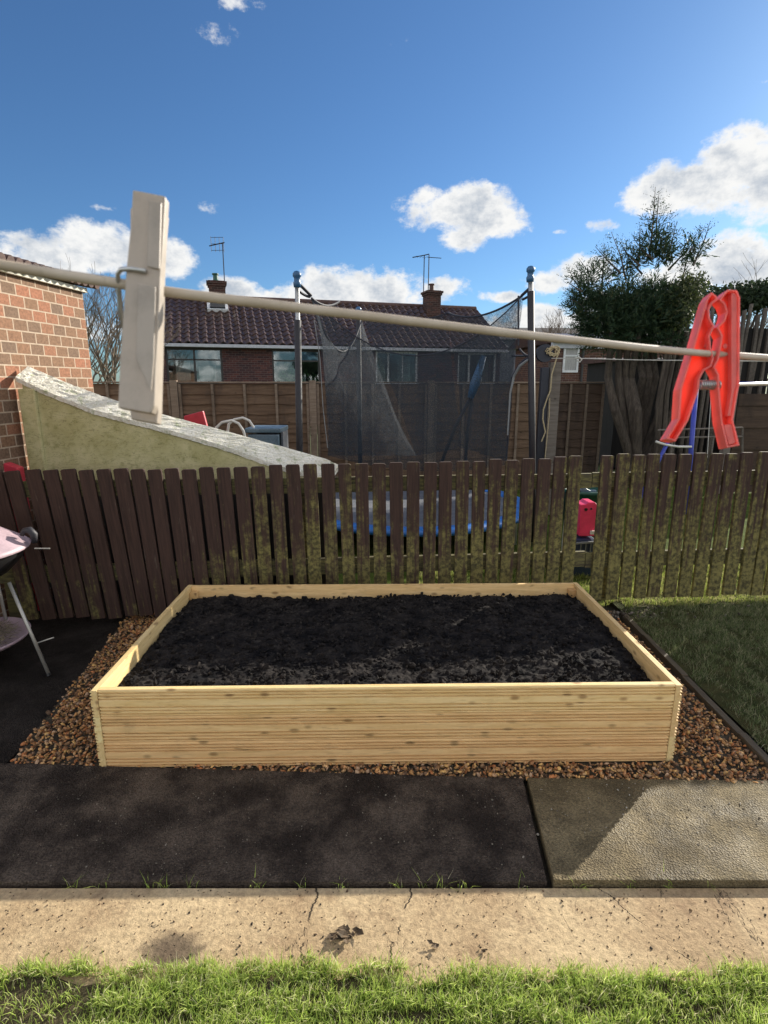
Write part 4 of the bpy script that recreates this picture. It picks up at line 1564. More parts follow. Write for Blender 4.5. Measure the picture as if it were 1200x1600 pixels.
# ------------------------------------------------------------------ washing line post with coiled rope
lp_ = P(853, 720, 6.6)
post = empty('line_post', (lp_.x, 6.6, 0), 0, 'short wooden washing line post with a dark pulley on top, right of the trampoline', 'post')
tz_ = P(853, 566, 6.6).z
MB().box((lp_.x + .03, 6.6, tz_ / 2), (.13, .10, tz_)).build('timber', M['grey_wood'], post, bevel=.006)
MB().box((lp_.x - .09, 6.58, tz_ / 2 - .03), (.09, .07, tz_ - .06)).build('side_timber', M['steel_dark'], post, bevel=.004)
pc = P(851, 552, 6.56)
MB().lathe((0, 0, 0), [(0, -.03), (.10, -.03), (.08, 0), (.10, .03), (0, .03)], 18)
mb = MB().lathe((0, 0, 0), [(0, -.03), (.10, -.03), (.08, 0), (.10, .03), (0, .03)], 18)
rm = Matrix.Rotation(math.pi / 2, 3, 'X')
mb.v = [tuple(rm @ Vector(q) + pc) for q in mb.v]
mb.build('pulley', M['steel_dark'], post)
mb = MB().tube([P(838, 556, 6.58), P(800, 556, 6.4)], .014, 6)
mb.build('arm', M['steel_dark'], post)
mb = MB()
rp = []
for i in range(60):
    a = i * .62
    rr = .055 + .02 * math.sin(i * 1.7)
    rp.append(pc + Vector((.06 + rr * math.cos(a) + .0008 * i, -.06 - .01 * math.sin(i), .02 + rr * .8 * math.sin(a))))
mb.tube(rp, .007, 5)
mb.tube([rp[-1], P(862, 585, 6.5), P(860, 610, 6.5), P(855, 622, 6.5), P(849, 640, 6.5), P(848, 655, 6.5), P(852, 675, 6.5), P(846, 690, 6.5)], .008, 5)
mb.tube([P(859, 622, 6.5), P(858, 650, 6.5), P(851, 722, 6.5)], .005, 5)
tag(mb.build('rope_coil', M['rope']), 'frayed pale rope coiled on the washing line post and hanging down it', 'rope')
mb = MB()
mb.tube([P(862, 560, 6.5), P(903, 560, 6.3), P(1000, 562.5, 6.0), P(1110, 563.5, 5.6), P(1260, 565, 5.3)], .0045, 5)
mb.tube([P(899, 560, 6.3), P(905, 558, 6.28), P(909, 562, 6.28), P(906, 566, 6.28), P(902, 563, 6.28)], .009, 5)
tag(mb.build('string_line', M['string']), 'thin pale string stretched from the post pulley towards the right', 'washing line')

# ------------------------------------------------------------------ trees
def bare_tree(name, base, h, spread, label, cat_, group=None, n0=5, depth=5, seed=1, r0=.05):
    rd = random.Random(seed)
    mb = MB()

    def grow(p, d, L, r, dep_):
        pts = [p]; rs = [r]
        q = p.copy(); dd = d.copy()
        for i in range(3):
            dd = (dd + Vector((rd.uniform(-.22, .22), rd.uniform(-.22, .22), rd.uniform(-.02, .18)))).normalized()
            q = q + dd * L / 3
            pts.append(q.copy()); rs.append(r * (1 - .3 * (i + 1) / 3))
        mb.tube(pts, rs, 5 if dep_ > 2 else 3, caps=False)
        if dep_ <= 0: return
        for i in range(rd.choice((2, 3, 3))):
            a = rd.uniform(0, 6.28)
            nd = (dd + Vector((math.cos(a), math.sin(a), rd.uniform(-.1, .4))) * rd.uniform(.4, .8)).normalized()
            st = pts[rd.choice((2, 3, 3))]
            grow(st, nd, L * rd.uniform(.62, .85), r * .62, dep_ - 1)
    for i in range(n0):
        a = rd.uniform(0, 6.28)
        d = Vector((math.cos(a) * spread, math.sin(a) * spread, 1)).normalized()
        grow(Vector(base) + Vector((math.cos(a), math.sin(a), 0)) * .15, d, h * .34, r0, depth)
    o = mb.build(name, M['twig'], fix=False)
    return tag(o, label, cat_, group)


bp_ = P(165, 600, 15); bp_.z = 0
bare_tree('bare_tree', bp_, 4.0, .35, 'bare multi-stemmed tree between the outhouse and the bungalow', 'tree', 'bare winter trees', 7, 5, 3, .05)
bp_ = P(120, 600, 19); bp_.z = 0
bare_tree('bare_tree', bp_, 3.4, .5, 'bare twiggy tree farthest left, half hidden by the brick outhouse', 'tree', 'bare winter trees', 6, 5, 9, .06)
bp_ = P(425, 600, 38); bp_.z = 0
bare_tree('bare_tree', bp_, 6.3, .5, 'bare tree tops showing above the bungalow ridge', 'tree', 'bare winter trees', 9, 5, 5, .07)
bp_ = P(1138, 600, 12); bp_.z = 0
bare_tree('bare_tree', bp_, 3.35, .35, 'fine bare shrub rising behind the tall hurdle fence, above the red peg', 'shrub', None, 8, 5, 12, .035)
bp_ = P(885, 600, 26); bp_.z = 0
bare_tree('bare_tree', bp_, 4.6, .45, 'small bare tree to the left of the conifer', 'tree', 'bare winter trees', 6, 5, 14, .05)


def quads(cent, u, w, lu, lw):
    """leaf quads from numpy arrays"""
    a = cent - u * lu[:, None] * .0 - w * lw[:, None]
    b_ = cent + u * lu[:, None] * .55 - w * lw[:, None] * .9
    t = cent + u * lu[:, None]
    c_ = cent + u * lu[:, None] * .55 + w * lw[:, None] * .9
    v = np.stack([a, b_, t, c_], 1).reshape(-1, 3)
    f = np.arange(len(cent) * 4).reshape(-1, 4)
    return v, f


CY = 8.6
PXM = CY * .985 / F             # metres per photo pixel near there


def con_pt(px, py, dy=0):
    q = P(px, py, CY)
    return np.array([q.x, CY + dy, q.z])


def feather(base, d, L, out, rng, dens=1.0):
    """one flat conifer spray: a rachis with side leaflets"""
    n = int(L / .016 * dens)
    d = d / np.linalg.norm(d)
    side = np.cross(d, rng.normal(size=3)); side /= np.linalg.norm(side)
    t = (np.arange(n) + rng.random(n)) / n
    droop = np.array([0, 0, -1.0])
    c_ = base + d * (t * L)[:, None] + droop * (t ** 2 * L * .12)[:, None]
    sg = np.where(np.arange(n) % 2 == 0, 1, -1)
    u = d * .75 + side * sg[:, None] * .65 + rng.normal(size=(n, 3)) * .18
    u /= np.linalg.norm(u, axis=1)[:, None]
    w = np.cross(u, rng.normal(size=(n, 3))); w /= np.linalg.norm(w, axis=1)[:, None]
    lu = L * (.34 * (1 - t) + .09) * rng.uniform(.7, 1.2, n)
    lw = lu * .075 + .0025
    out.append((c_, u, w, lu, lw))


rng = np.random.default_rng(5)
outs = []
ELL = [  # px, py, rx, ry, n sprays, up bias
    (940, 490, 42, 38, 400, .3), (975, 482, 42, 34, 300, .6), (1022, 478, 36, 36, 280, .9),
    (955, 520, 50, 32, 500, -.1), (1015, 520, 52, 34, 540, .0), (1055, 482, 28, 34, 170, .6), (1028, 405, 20, 26, 40, 1.6),
    (920, 450, 18, 22, 40, .8), (908, 475, 16, 22, 50, .4), (1000, 500, 74, 52, 420, .3)]
for (cx, cy, rx, ry, ns, ub) in ELL:
    c0 = con_pt(cx, cy)
    rx_, rz2 = rx * PXM, ry * PXM
    for i in range(ns):
        dd = rng.normal(size=3); dd /= np.linalg.norm(dd)
        rr = rng.random() ** .4
        off = dd * np.array([rx_, min(rx_, .75), rz2]) * rr
        dirn = dd * np.array([1, .8, .5]) + np.array([0, 0, .45 + ub * .5]) + rng.normal(size=3) * .25
        feather(c0 + off * .78, dirn, rng.uniform(.16, .36), outs, rng, .85)
# leaders: the ragged spires
SP = [((1020, 400), (1024, 292)), ((1032, 400), (1030, 298)), ((1070, 420), (1110, 345)), ((1000, 430), (975, 390)), ((975, 440), (955, 362)),
      ((950, 450), (945, 380)), ((1075, 440), (1078, 395)), ((920, 450), (888, 418)), ((910, 490), (884, 465)), ((1010, 410), (990, 372)), ((1060, 400), (1085, 368)),
      ((900, 460), (886, 440)), ((1090, 470), (1108, 430)), ((1000, 420), (1000, 352)), ((1045, 410), (1058, 345)), ((965, 430), (930, 385)), ((1050, 420), (1098, 362)), ((990, 420), (968, 378)), ((935, 440), (905, 405))]
stem = MB()
for (a, b_) in SP:
    A_ = con_pt(*a); B_ = con_pt(*b_)
    A_[1] += rng.uniform(-.3, .3)
    ax = B_ - A_; Ls = np.linalg.norm(ax); ax /= Ls
    stem.tube([A_, (A_ + B_) / 2 + rng.normal(size=3) * .02, B_], [.016, .009, .003], 4)
    nn_ = int(Ls / .019)
    for i in range(nn_):
        t = (i + rng.random()) / nn_
        out_ = rng.normal(size=3); out_ -= ax * out_.dot(ax); out_ /= np.linalg.norm(out_)
        out_[1] *= .6
        feather(A_ + ax * t * Ls, ax * .5 + out_ * .9, (.36 * (1 - t) ** .8 + .08) * rng.uniform(.6, 1.1) * min(1, Ls / .8 + .3), outs, rng, .6)
C_ = [np.concatenate([o[i] for o in outs]) for i in range(5)]
v, f = quads(*C_)
nl_ = len(C_[0])
pal = np.array([(.020, .042, .020), (.030, .058, .026), (.042, .070, .030), (.024, .048, .028), (.075, .085, .030)])
cc = pal[rng.choice(5, nl_, p=[.28, .3, .22, .15, .05])] * rng.uniform(.7, 1.25, (nl_, 1))
cc = np.repeat(cc, 4, 0)
ctb = P(992, 600, CY); cb_ = Vector((ctb.x, CY, 0))
ct = empty('conifer', cb_, 0, 'tall dark conifer with ragged top spires and a clump of bare trunks', 'tree')
link('crown', np_mesh('crown', v, f, cc), M['leafcol'], ct)
rd = random.Random(4)
st_px = [(948, 560, 985), (965, 562, 988), (985, 560, 990), (1005, 560, 993), (1025, 558, 998), (1045, 555, 1003), (1060, 560, 1006), (975, 556, 992), (1015, 552, 996)]
for i, (tx, ty, bx) in enumerate(st_px):
    dy = rd.uniform(-.25, .25)
    top = P(tx, ty - 40, CY); top.y = CY + dy * 1.4
    mid = P(bx + (tx - bx) * .75, 640, CY); mid.y = CY + dy
    low = P(bx, 722, CY); low.y = CY + dy * .5
    base_ = Vector((cb_.x + (bx - 994) * PXM, CY + dy * .3, -.02))
    stem.tube([base_, low, mid + Vector((rd.uniform(-.02, .02), 0, 0)), P(bx + (tx - bx) * .95, 590, CY), top], [.10, .08, .066, .056, .035], 10)
stem.build('trunk', M['bark'], ct)


def leaf_bush(name, blobs, Y, n, label, cat_, pal, size=.05, group=None):
    cs = []
    tot = sum(rx * ry for _, _, rx, ry in blobs)
    for (cx, cy, rx, ry) in blobs:
        q = P(cx, cy, Y)
        m_ = int(n * rx * ry / tot)
        d = rng.normal(size=(m_, 3)); d /= np.linalg.norm(d, axis=1)[:, None]
        r = rng.random(m_) ** .4
        pm = Y * .985 / F
        cs.append(np.array(q)[None] + d * np.array([rx * pm, .5, ry * pm])[None] * r[:, None])
    c_ = np.concatenate(cs)
    m_ = len(c_)
    u = rng.normal(size=(m_, 3)); u /= np.linalg.norm(u, axis=1)[:, None]
    w = np.cross(u, rng.normal(size=(m_, 3))); w /= np.linalg.norm(w, axis=1)[:, None]
    lu = rng.uniform(.6, 1.3, m_) * size
    v, f = quads(c_, u, w, lu, lu * .3)
    col = np.repeat(np.array(pal)[rng.integers(0, len(pal), m_)] * rng.uniform(.6, 1.3, (m_, 1)), 4, 0)
    g = P(blobs[0][0], blobs[0][1], Y); g.z = 0
    root = empty(name, g, 0, label, cat_, group)
    link('foliage', np_mesh('foliage', v, f, col), M['leafcol'], root)
    mb = MB()
    for (cx, cy, rx, ry) in blobs:
        q = P(cx, cy, Y)
        mb.tube([g + Vector((random.uniform(-.1, .1), 0, 0)), (g + q) / 2 + Vector((random.uniform(-.1, .1), 0, 0)), q], [.05, .035, .015], 6)
    mb.build('stem', M['bark'], root)
    return root


OLIVE = [(.05, .07, .025), (.08, .10, .03), (.035, .05, .02), (.10, .11, .05)]
leaf_bush('evergreen_hedge', [(1095, 470, 30, 22), (1150, 468, 45, 24), (1195, 462, 40, 24), (1240, 465, 40, 24)], 10.5, 9000, 'dark evergreen hedge showing above the tall hurdle fence at the right', 'hedge', [(.03, .05, .02), (.045, .065, .03), (.02, .035, .015)], .07)
leaf_bush('yellow_green_shrub', [(1060, 470, 26, 30), (1048, 500, 22, 18), (1075, 450, 18, 20)], 8.35, 2600, 'olive green shrub foliage at the right flank of the conifer', 'shrub', OLIVE, .06)

# ------------------------------------------------------------------ tall hurdle fence at right
hd_y = 9.3
hq = empty('hurdle_fence', (4.9, hd_y, 0), 0, 'tall rough fence of split grey poles behind the conifer and red peg', 'fence')
xpx = 1050
cnt = 0
while xpx < 1212:
    wpx = rd.uniform(7, 13)
    a = P(xpx + wpx / 2, 482 + rd.uniform(-8, 10), hd_y)
    lean = rd.uniform(-.05, .12)
    r_ = wpx * PXM * .55
    nm = MB().tube([Vector((a.x - lean * 1.3, hd_y + rd.uniform(-.05, .05), 0)), Vector((a.x - lean * .6, hd_y + rd.uniform(-.05, .05), a.z * .5)), Vector((a.x, hd_y, a.z))], [r_ * 1.1, r_, r_ * .8], 6, flat=(1, .5))
    nm.build('split_pole', M['grey_wood'], hq)
    xpx += wpx * 1.02
    cnt += 1
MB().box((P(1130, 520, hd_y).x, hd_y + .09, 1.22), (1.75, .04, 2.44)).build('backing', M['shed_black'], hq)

# dark shed behind the conifer trunks
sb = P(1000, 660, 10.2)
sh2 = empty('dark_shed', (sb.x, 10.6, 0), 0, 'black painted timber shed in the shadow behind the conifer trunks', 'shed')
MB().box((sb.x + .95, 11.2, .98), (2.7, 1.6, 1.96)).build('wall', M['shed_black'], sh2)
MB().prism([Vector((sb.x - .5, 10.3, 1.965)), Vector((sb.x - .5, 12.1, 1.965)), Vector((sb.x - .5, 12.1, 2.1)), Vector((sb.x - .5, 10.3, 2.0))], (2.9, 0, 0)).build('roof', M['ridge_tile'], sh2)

# grey lap fence section far right
gq = P(1152, 600, 8.0)
gf = empty('grey_fence_panel', (gq.x, 8.0, 0), 0, 'weathered grey lap fence section with a post at the right edge', 'fence')
mb = MB()
gt = P(1180, 606, 8.0).z
for i in range(9):
    mb.box((gq.x + .55, 8.0 + .008 * (i % 2), .09 + i * (gt - .1) / 9), (1.0, .016, (gt - .1) / 9 + .01), Matrix.Rotation(-.08, 3, 'X'))
mb.build('lap_boards', M['lap_dark'], gf)
MB().box((P(1140, 640, 7.95).x, 7.93, P(1140, 560, 7.95).z / 2), (.10, .09, P(1140, 560, 7.95).z)).build('post', M['grey_wood'], gf, bevel=.005)

# swing frame in blue tube with a pale bowed bar, and a low grey rail
sw = empty('swing_frame', (P(1068, 700, 6.6).x, 6.6, 0), 0, 'blue tubular climbing frame legs with a pale bowed bar below the red peg', 'climbing frame')
t1 = P(1088, 600, 6.7)
b1 = P(1080, 740, 6.6); b1 = Vector((b1.x, 6.6, 0)); b2 = Vector((P(990, 745, 6.3).x, 6.3, 0))
MB().tube([t1, b1], .028, 10).build('leg', M['blue_metal'], sw, smooth=True)
MB().tube([t1 - Vector((0, 0, .02)), b2], .022, 10).build('leg', M['blue_metal'], sw, smooth=True)
ln_ = P(1025, 690, 6.45); rn_ = P(1080, 698, 6.6)
MB().tube([ln_, P(1040, 695, 6.5), P(1060, 698, 6.55), rn_], .014, 8).build('bowed_bar', M['white_plastic'], sw, smooth=True)
MB().tube([t1, t1 + Vector((1.6, .4, .0))], .028, 10).build('top_bar', M['blue_metal'], sw, smooth=True)
MB().tube([P(1112, 604, 6.75), P(1105, 715, 6.7)], .004, 5).build('cord', M['string'], sw)
gr = empty('grey_rail_frame', (P(1100, 700, 7.2).x, 7.2, 0), 0, 'thin grey rail frame standing low behind the climbing frame', 'rail')
for (a, b_) in (((1028, 672), (1160, 668)), ((1032, 684), (1160, 682)), ((1160, 668), (1160, 720)), ((1115, 682), (1110, 720)), ((1050, 684), (1048, 722))):
    MB().tube([P(*a, 7.2), P(*b_, 7.2)], .012, 6).build('rail' if abs(a[1] - b_[1]) < 8 else 'upright', M['grey_wood'], gr)

# ------------------------------------------------------------------ things in the next garden
def rbox(name, c, size, mat, parent=None, bevel=.01, rot=None):
    return MB().box(c, size, rot).build(name, mat, parent, bevel=bevel)


# red plastic sheet / slide end
a = [P(287, 650, 5.6), P(317, 642, 5.6), P(324, 668, 5.6), P(300, 672, 5.6)]
zz_ = [Vector((q.x, 5.6, q.z)) for q in a]
poly = [zz_[0], zz_[1], zz_[2], Vector((zz_[2].x + .02, 5.6, .1)), Vector((zz_[0].x - .1, 5.6, .1))]
rt_ = empty('red_slide', (zz_[0].x, 5.6, 0), 0, 'faded red plastic slide top poking up behind the sloping wall', 'slide')
MB().prism(poly, (0, .04, 0)).build('chute', M['red_plastic'], rt_, bevel=.01)
for sgn in (0, 1):
    MB().tube([Vector((zz_[1].x - .2 + sgn * .2, 5.85, .9)), Vector((zz_[1].x - .2 + sgn * .2, 6.2, 0))], .02, 8).build('leg', M['steel'], rt_)
# chair with pale tube arm
ch = empty('garden_chair', (P(362, 700, 5.3).x, 5.3, 0), 0, 'garden chair with a bent white tube arm behind the sloping wall', 'chair')
ap = [P(335, 690, 5.2), P(338, 668, 5.2), P(347, 660, 5.2), P(362, 657, 5.2), P(373, 662, 5.2), P(380, 673, 5.2), P(386, 695, 5.2)]
for off in (0, .42):
    pts_ = [q + Vector((0, off, 0)) for q in ap]
    pts_ = [Vector((pts_[0].x, pts_[0].y, 0))] + pts_ + [Vector((pts_[-1].x + .04, pts_[-1].y, 0))]
    MB().tube(pts_, .013, 8).build('arm_frame', M['white_plastic'], ch, smooth=True)
rbox('seat', (P(362, 700, 5.4).x, 5.41, .55), (.34, .40, .04), M['grey_plastic'], ch)
# blue-grey storage box
q0, q1 = P(384, 668, 5.5), P(436, 668, 5.5)
bxr = empty('storage_box', ((q0.x + q1.x) / 2, 5.7, 0), 0, 'blue grey plastic storage box with a glossy lid near the panel fence', 'storage box')
rbox('body', ((q0.x + q1.x) / 2, 5.72, q0.z / 2 - .03), (q1.x - q0.x - .02, .42, q0.z - .08), M['blue_grey'], bxr)
rbox('lid', ((q0.x + q1.x) / 2, 5.72, q0.z - .03), (q1.x - q0.x + .03, .46, .045), M['blue_grey'], bxr, .012)
MB().box((q1.x + .012, 5.72, q0.z / 2), (.02, .3, q0.z - .1)).build('end_panel', M['mat_black'], bxr)
# small pieces at far left
tl = empty('ride_on_toy', (P(18, 728, 3.62).x, 3.66, 0), 0, 'red plastic toy top just above the fence at the far left', 'toy')
q = P(20, 728, 3.66)
MB().prism([Vector((q.x - .06, 3.62, 0)), Vector((q.x + .06, 3.62, 0)), Vector((q.x + .055, 3.62, q.z - .01)), Vector((q.x - .03, 3.62, q.z + .025)), Vector((q.x - .06, 3.62, q.z))], (0, .07, 0)).build('body', M['red_plastic'], tl, bevel=.008)
# pink toy and navy crate seen through the gap in the fence
pt0 = P(905, 838, 4.35)
pk_y = 4.35
pink = [(905, 838), (907, 789), (916, 788), (920, 785), (930, 785), (936, 791), (934, 815), (929, 826), (929, 838)]
pk = empty('pink_toy', (pt0.x, pk_y, 0), 0, 'bright pink moulded toy panel with two round holes, seen through the fence gap', 'toy')
MB().prism([P(a, b_, pk_y) for a, b_ in pink], (0, .16, 0)).build('panel', M['pink_toy'], pk, bevel=.008)
for (a, b_, r_) in ((915.5, 796, .013), (923.5, 795, .008)):
    q = P(a, b_, pk_y)
    mb = MB().lathe((0, 0, 0), [(0, 0), (r_, 0), (r_, .006), (0, .006)], 14)
    mb.v = [tuple(rm @ Vector(w) + q) for w in mb.v]
    mb.build('eyelet', M['black_enamel'], pk)
q = P(927, 832, pk_y - .02)
MB().box(q, (.05, .02, .03)).build('catch', M['white_plastic'], pk, bevel=.004)
q0, q1 = P(901, 839, 4.30), P(933, 839, 4.30)
bz = q0.z
cr_ = empty('navy_crate', ((q0.x + q1.x) / 2, 4.45, 0), 0, 'dark navy plastic crate with pale edges under the pink toy', 'crate')
rbox('body', ((q0.x + q1.x) / 2, 4.46, bz / 2 - .01), (q1.x - q0.x, .30, bz - .03), M['navy_plastic'], cr_, .01)
MB().box(((q0.x + q1.x) / 2, 4.295, bz - .045), (q1.x - q0.x + .01, .02, .014), Matrix.Rotation(-.08, 3, 'Y')).build('rim', M['grey_plastic'], cr_)
MB().box(((q0.x + q1.x) / 2, 4.297, .14), (q1.x - q0.x + .01, .02, .012)).build('rim', M['grey_plastic'], cr_)
for i in range(3):
    MB().box((q0.x + .04 + i * .04, 4.300, bz / 2 + .04), (.006, .014, bz * .45)).build('rib', M['grey_plastic'], cr_)
# dark green tub with pale scraps above it
q = P(922, 776, 5.0)
tb = empty('green_tub', (q.x, 5.15, 0), 0, 'dark green plastic tub with pale blue scraps, just beyond the pink toy', 'tub')
MB().lathe((q.x, 5.15, 0), [(0, 0), (.15, 0), (.20, q.z + .02), (.215, q.z + .02), (.215, q.z + .05), (.19, q.z + .05), (.15, .1), (0, .1)], 24).build('body', M['green_plastic'], tb, smooth=True)
MB().box((q.x - .06, 5.0, q.z + .06), (.10, .06, .05), Matrix.Rotation(.5, 3, 'Y')).box((q.x + .02, 5.02, q.z + .045), (.07, .05, .03)).build('scrap', M['blue_grey'], tb, bevel=.008)
# white bag / toys by the trampoline glimpsed through the pickets
for (a, b_, yy, s_, mt, nm, lb, ct_) in ((890, 812, 4.6, (.05, .05, .10), 'white_plastic', 'skittle', 'white plastic skittle glimpsed through the pickets left of the pink toy', 'toy'),
                                     (392, 868, 4.5, (.20, .12, .08), 'blue_pad', 'blue_bucket', 'pale blue plastic tub glimpsed low between the left pickets', 'tub'),
                                     (943, 845, 4.5, (.035, .05, .09), 'white_plastic', 'bottle', 'white bottle glimpsed through the pickets right of the pink toy', 'bottle')):
    q = P(a, b_, yy)
    MBx = MB().lathe((q.x, yy, 0), [(0, 0), (s_[0] * .9, .0), (s_[0], q.z * .5), (s_[0] * .9, q.z), (s_[0] * .4, q.z + s_[2] * .5), (s_[0] * .35, q.z + s_[2]), (0, q.z + s_[2])], 16)
    tag(MBx.build(nm, M[mt], smooth=True), lb, ct_)

# ------------------------------------------------------------------ kettle barbecue at the left edge
bc = Vector((-2.27, 2.80, 0))
bq = empty('barbecue', bc, 0, 'pink kettle barbecue on thin metal legs with a lower tray, at the left edge', 'barbecue')
RR = .325
lid_z = .695
bowl = MB().lathe(bc, [(0.001, .50), (.12, .51), (.22, .56), (.29, .63), (RR - .01, .70), (RR - .015, .71)], 40).build('bowl', M['black_enamel'], bq, smooth=True)
lid = MB().lathe(bc, [(RR + .008, lid_z - .004), (RR + .012, lid_z + .006), (RR - .006, lid_z + .022), (.27, lid_z + .055), (.21, lid_z + .095), (.13, lid_z + .12), (0.001, lid_z + .13)], 40).build('lid', M['pink_enamel'], bq, smooth=True)
hp = P(46, 846, 2.86)
MB().tube([P(34, 836, 2.90), P(38, 829, 2.90), P(46, 828, 2.90), P(53, 835, 2.90), P(54, 848, 2.9)], [.012, .016, .020, .02, .014], 8).build('handle', M['foam_pole'], bq, smooth=True)
MB().tube([P(54, 857, 2.85), P(78, 857, 2.85)], .004, 6).build('side_rod', M['bbq_steel'], bq)
for (fx_, fy_, tx_, ty_) in ((-1.86, 2.74, -2.02, 2.78), (-2.35, 2.50, -2.25, 2.65), (-2.28, 3.1, -2.2, 2.95)):
    f_ = PZ(77, 1056, .0) if fx_ == -1.86 else Vector((fx_, fy_, 0))
    t_ = P(14, 910, 2.80) if fx_ == -1.86 else Vector((tx_, ty_, .6))
    l_ = MB().tube([f_ + Vector((0, 0, .004)), t_], .0095, 10).build('leg', M['bbq_steel'], bq, smooth=True)
    MB().tube([f_ + Vector((0, 0, .002)), f_ + (t_ - f_) * .03], .013, 10).build('foot_cap', M['black_enamel'], l_)
MB().lathe(bc, [(0.001, .15), (.22, .155), (.27, .185), (.275, .20), (.268, .20), (.22, .168), (0.001, .165)], 36).build('tray', M['pink_enamel'], bq, smooth=True)
MB().tube([P(54, 1006, 2.78), P(84, 996, 2.80)], .004, 6).build('axle', M['bbq_steel'], bq)
# heap of dry grass on the tray
m_ = 1800
a = rng.uniform(0, 6.28, m_); r = np.sqrt(rng.random(m_)) * .20
cpt = np.stack([bc.x + r * np.cos(a), bc.y + r * np.sin(a), .185 + rng.random(m_) * .05 * (1 - r / .25)], 1)
u = rng.normal(size=(m_, 3)); u[:, 2] *= .35; u /= np.linalg.norm(u, axis=1)[:, None]
w = np.cross(u, rng.normal(size=(m_, 3))); w /= np.linalg.norm(w, axis=1)[:, None]
v, f = quads(cpt, u, w, rng.uniform(.03, .07, m_), np.full(m_, .0016))
col = np.repeat(np.array([(.16, .13, .08), (.24, .20, .13), (.10, .08, .05)])[rng.integers(0, 3, m_)], 4, 0)
tag(link('dry_grass', np_mesh('dry_grass', v, f, col), M['dry_grass']), 'heap of dry grass lying on the barbecue tray', 'dry grass', kind='stuff')

# ------------------------------------------------------------------ debris on the concrete
def leaf(px, py, s_, name, lab, cat_, z=.004, n=5):
    mb = MB()
    c_ = PZ(px, py, .0)
    for i in range(n):
        a = random.uniform(0, 6.28)
        p0 = c_ + Vector((random.uniform(-1, 1) * s_ * .8, random.uniform(-1, 1) * s_ * .35, z + random.uniform(0, .008)))
        L = s_ * random.uniform(.5, 1.1)
        d = Vector((math.cos(a), math.sin(a) * .6, random.uniform(-.05, .3)))
        w_ = Vector((-math.sin(a), math.cos(a), random.uniform(-.3, .3))) * L * .28
        mb.add([p0, p0 + d * L * .45 + w_, p0 + d * L, p0 + d * L * .5 - w_, p0 + d * L * .48 + Vector((0, 0, -.004))], [(0, 1, 4), (1, 2, 4), (2, 3, 4), (3, 0, 4)])
    return tag(mb.build(name, M['dead_leaf'], fix=False), lab, cat_)


random.seed(77)
leaf(540, 1462, .042, 'dead_leaves', 'clump of dark dead leaves at the middle of the concrete path', 'dead leaves', n=20)
leaf(668, 1478, .03, 'bark_piece', 'dark curled bark piece near the grass, right of the dead leaf clump', 'bark', n=3)
leaf(752, 1483, .022, 'dead_leaf', 'dark dead leaf at the grass edge right of centre', 'dead leaf', n=3)
leaf(488, 1490, .02, 'dead_leaf', 'small dead leaf at the grass edge left of the leaf clump', 'dead leaf', n=3)
leaf(251, 1440, .012, 'dead_leaf', 'pale scrap of leaf on the left part of the concrete path', 'dead leaf', n=2)
leaf(975, 1300 + 30, .010, 'dead_leaf', 'tiny dark scrap on the sunlit pale paving', 'dead leaf', n=2, z=.03)
x, y = scatter(900, -1.25, 1.25, 1.17, 1.43, lambda x, y: (RNG.random(len(x)) < .9))
dcol = np.array([(.06, .04, .025), (.12, .08, .05), (.20, .13, .07), (.03, .025, .02)])[RNG.integers(0, 4, len(x))]
v, f, c = stones(np.stack([x, y, np.full(len(x), .001)], 1), RNG.gamma(2, .0007, len(x)) + .0006, dcol, rough=.4)
x, y = scatter(700, -1.3, .55, 1.46, 2.0, lambda x, y: (RNG.random(len(x)) < .9))
dcol = np.array([(.16, .14, .11), (.08, .07, .05), (.24, .21, .17)])[RNG.integers(0, 3, len(x))]
v2, f2, c2 = stones(np.stack([x, y, np.full(len(x), .013)], 1), RNG.gamma(2, .0006, len(x)) + .0006, dcol, rough=.4)
x, y = scatter(500, .58, 1.6, 1.46, 1.88, lambda x, y: (RNG.random(len(x)) < .9))
dcol = np.array([(.30, .27, .22), (.12, .10, .08), (.4, .37, .32)])[RNG.integers(0, 3, len(x))]
v3, f3, c3 = stones(np.stack([x, y, np.full(len(x), .020)], 1), RNG.gamma(2, .0006, len(x)) + .0006, dcol, rough=.4)
vv = np.concatenate([v, v2, v3]); ff = np.concatenate([f, f2 + len(v), f3 + len(v) + len(v2)]); cc = np.concatenate([c, c2, c3])
tag(link('path_grit', np_mesh('path_grit', vv, ff, cc), M['stone_cols']), 'grit and crumbs of soil scattered on the paths', 'grit', kind='stuff')
# weeds growing in the joint
vs_, fs_, cs_ = [], [], []
off = 0
spots = [(120, 1372), (238, 1382), (255, 1380), (300, 1384), (400, 1385), (470, 1388), (535, 1385), (620, 1390), (690, 1395), (820, 1398), (905, 1392), (985, 1392), (1060, 1405), (1130, 1405), (660, 1392), (160, 1376), (1000, 1395), (725, 1392)]
for (a, b_) in spots:
    q = PZ(a, b_ + 4, 0)
    v, f, c = blades(int(rng.integers(4, 14)), q.x - .02, q.x + .02, 1.432, 1.444, -.01, .02, .055, .0012, lambda x, y: x > -99, GREENS[:4] + [(.4, .36, .25)], 1.3)
    vs_.append(v); fs_.append(f + off); cs_.append(c); off += len(v)
tag(link('joint_weeds', np_mesh('joint_weeds', np.concatenate(vs_), np.concatenate(fs_), np.concatenate(cs_)), M['blade']), 'thin grass weeds sprouting along the joint between the two paths', 'weeds', kind='stuff')

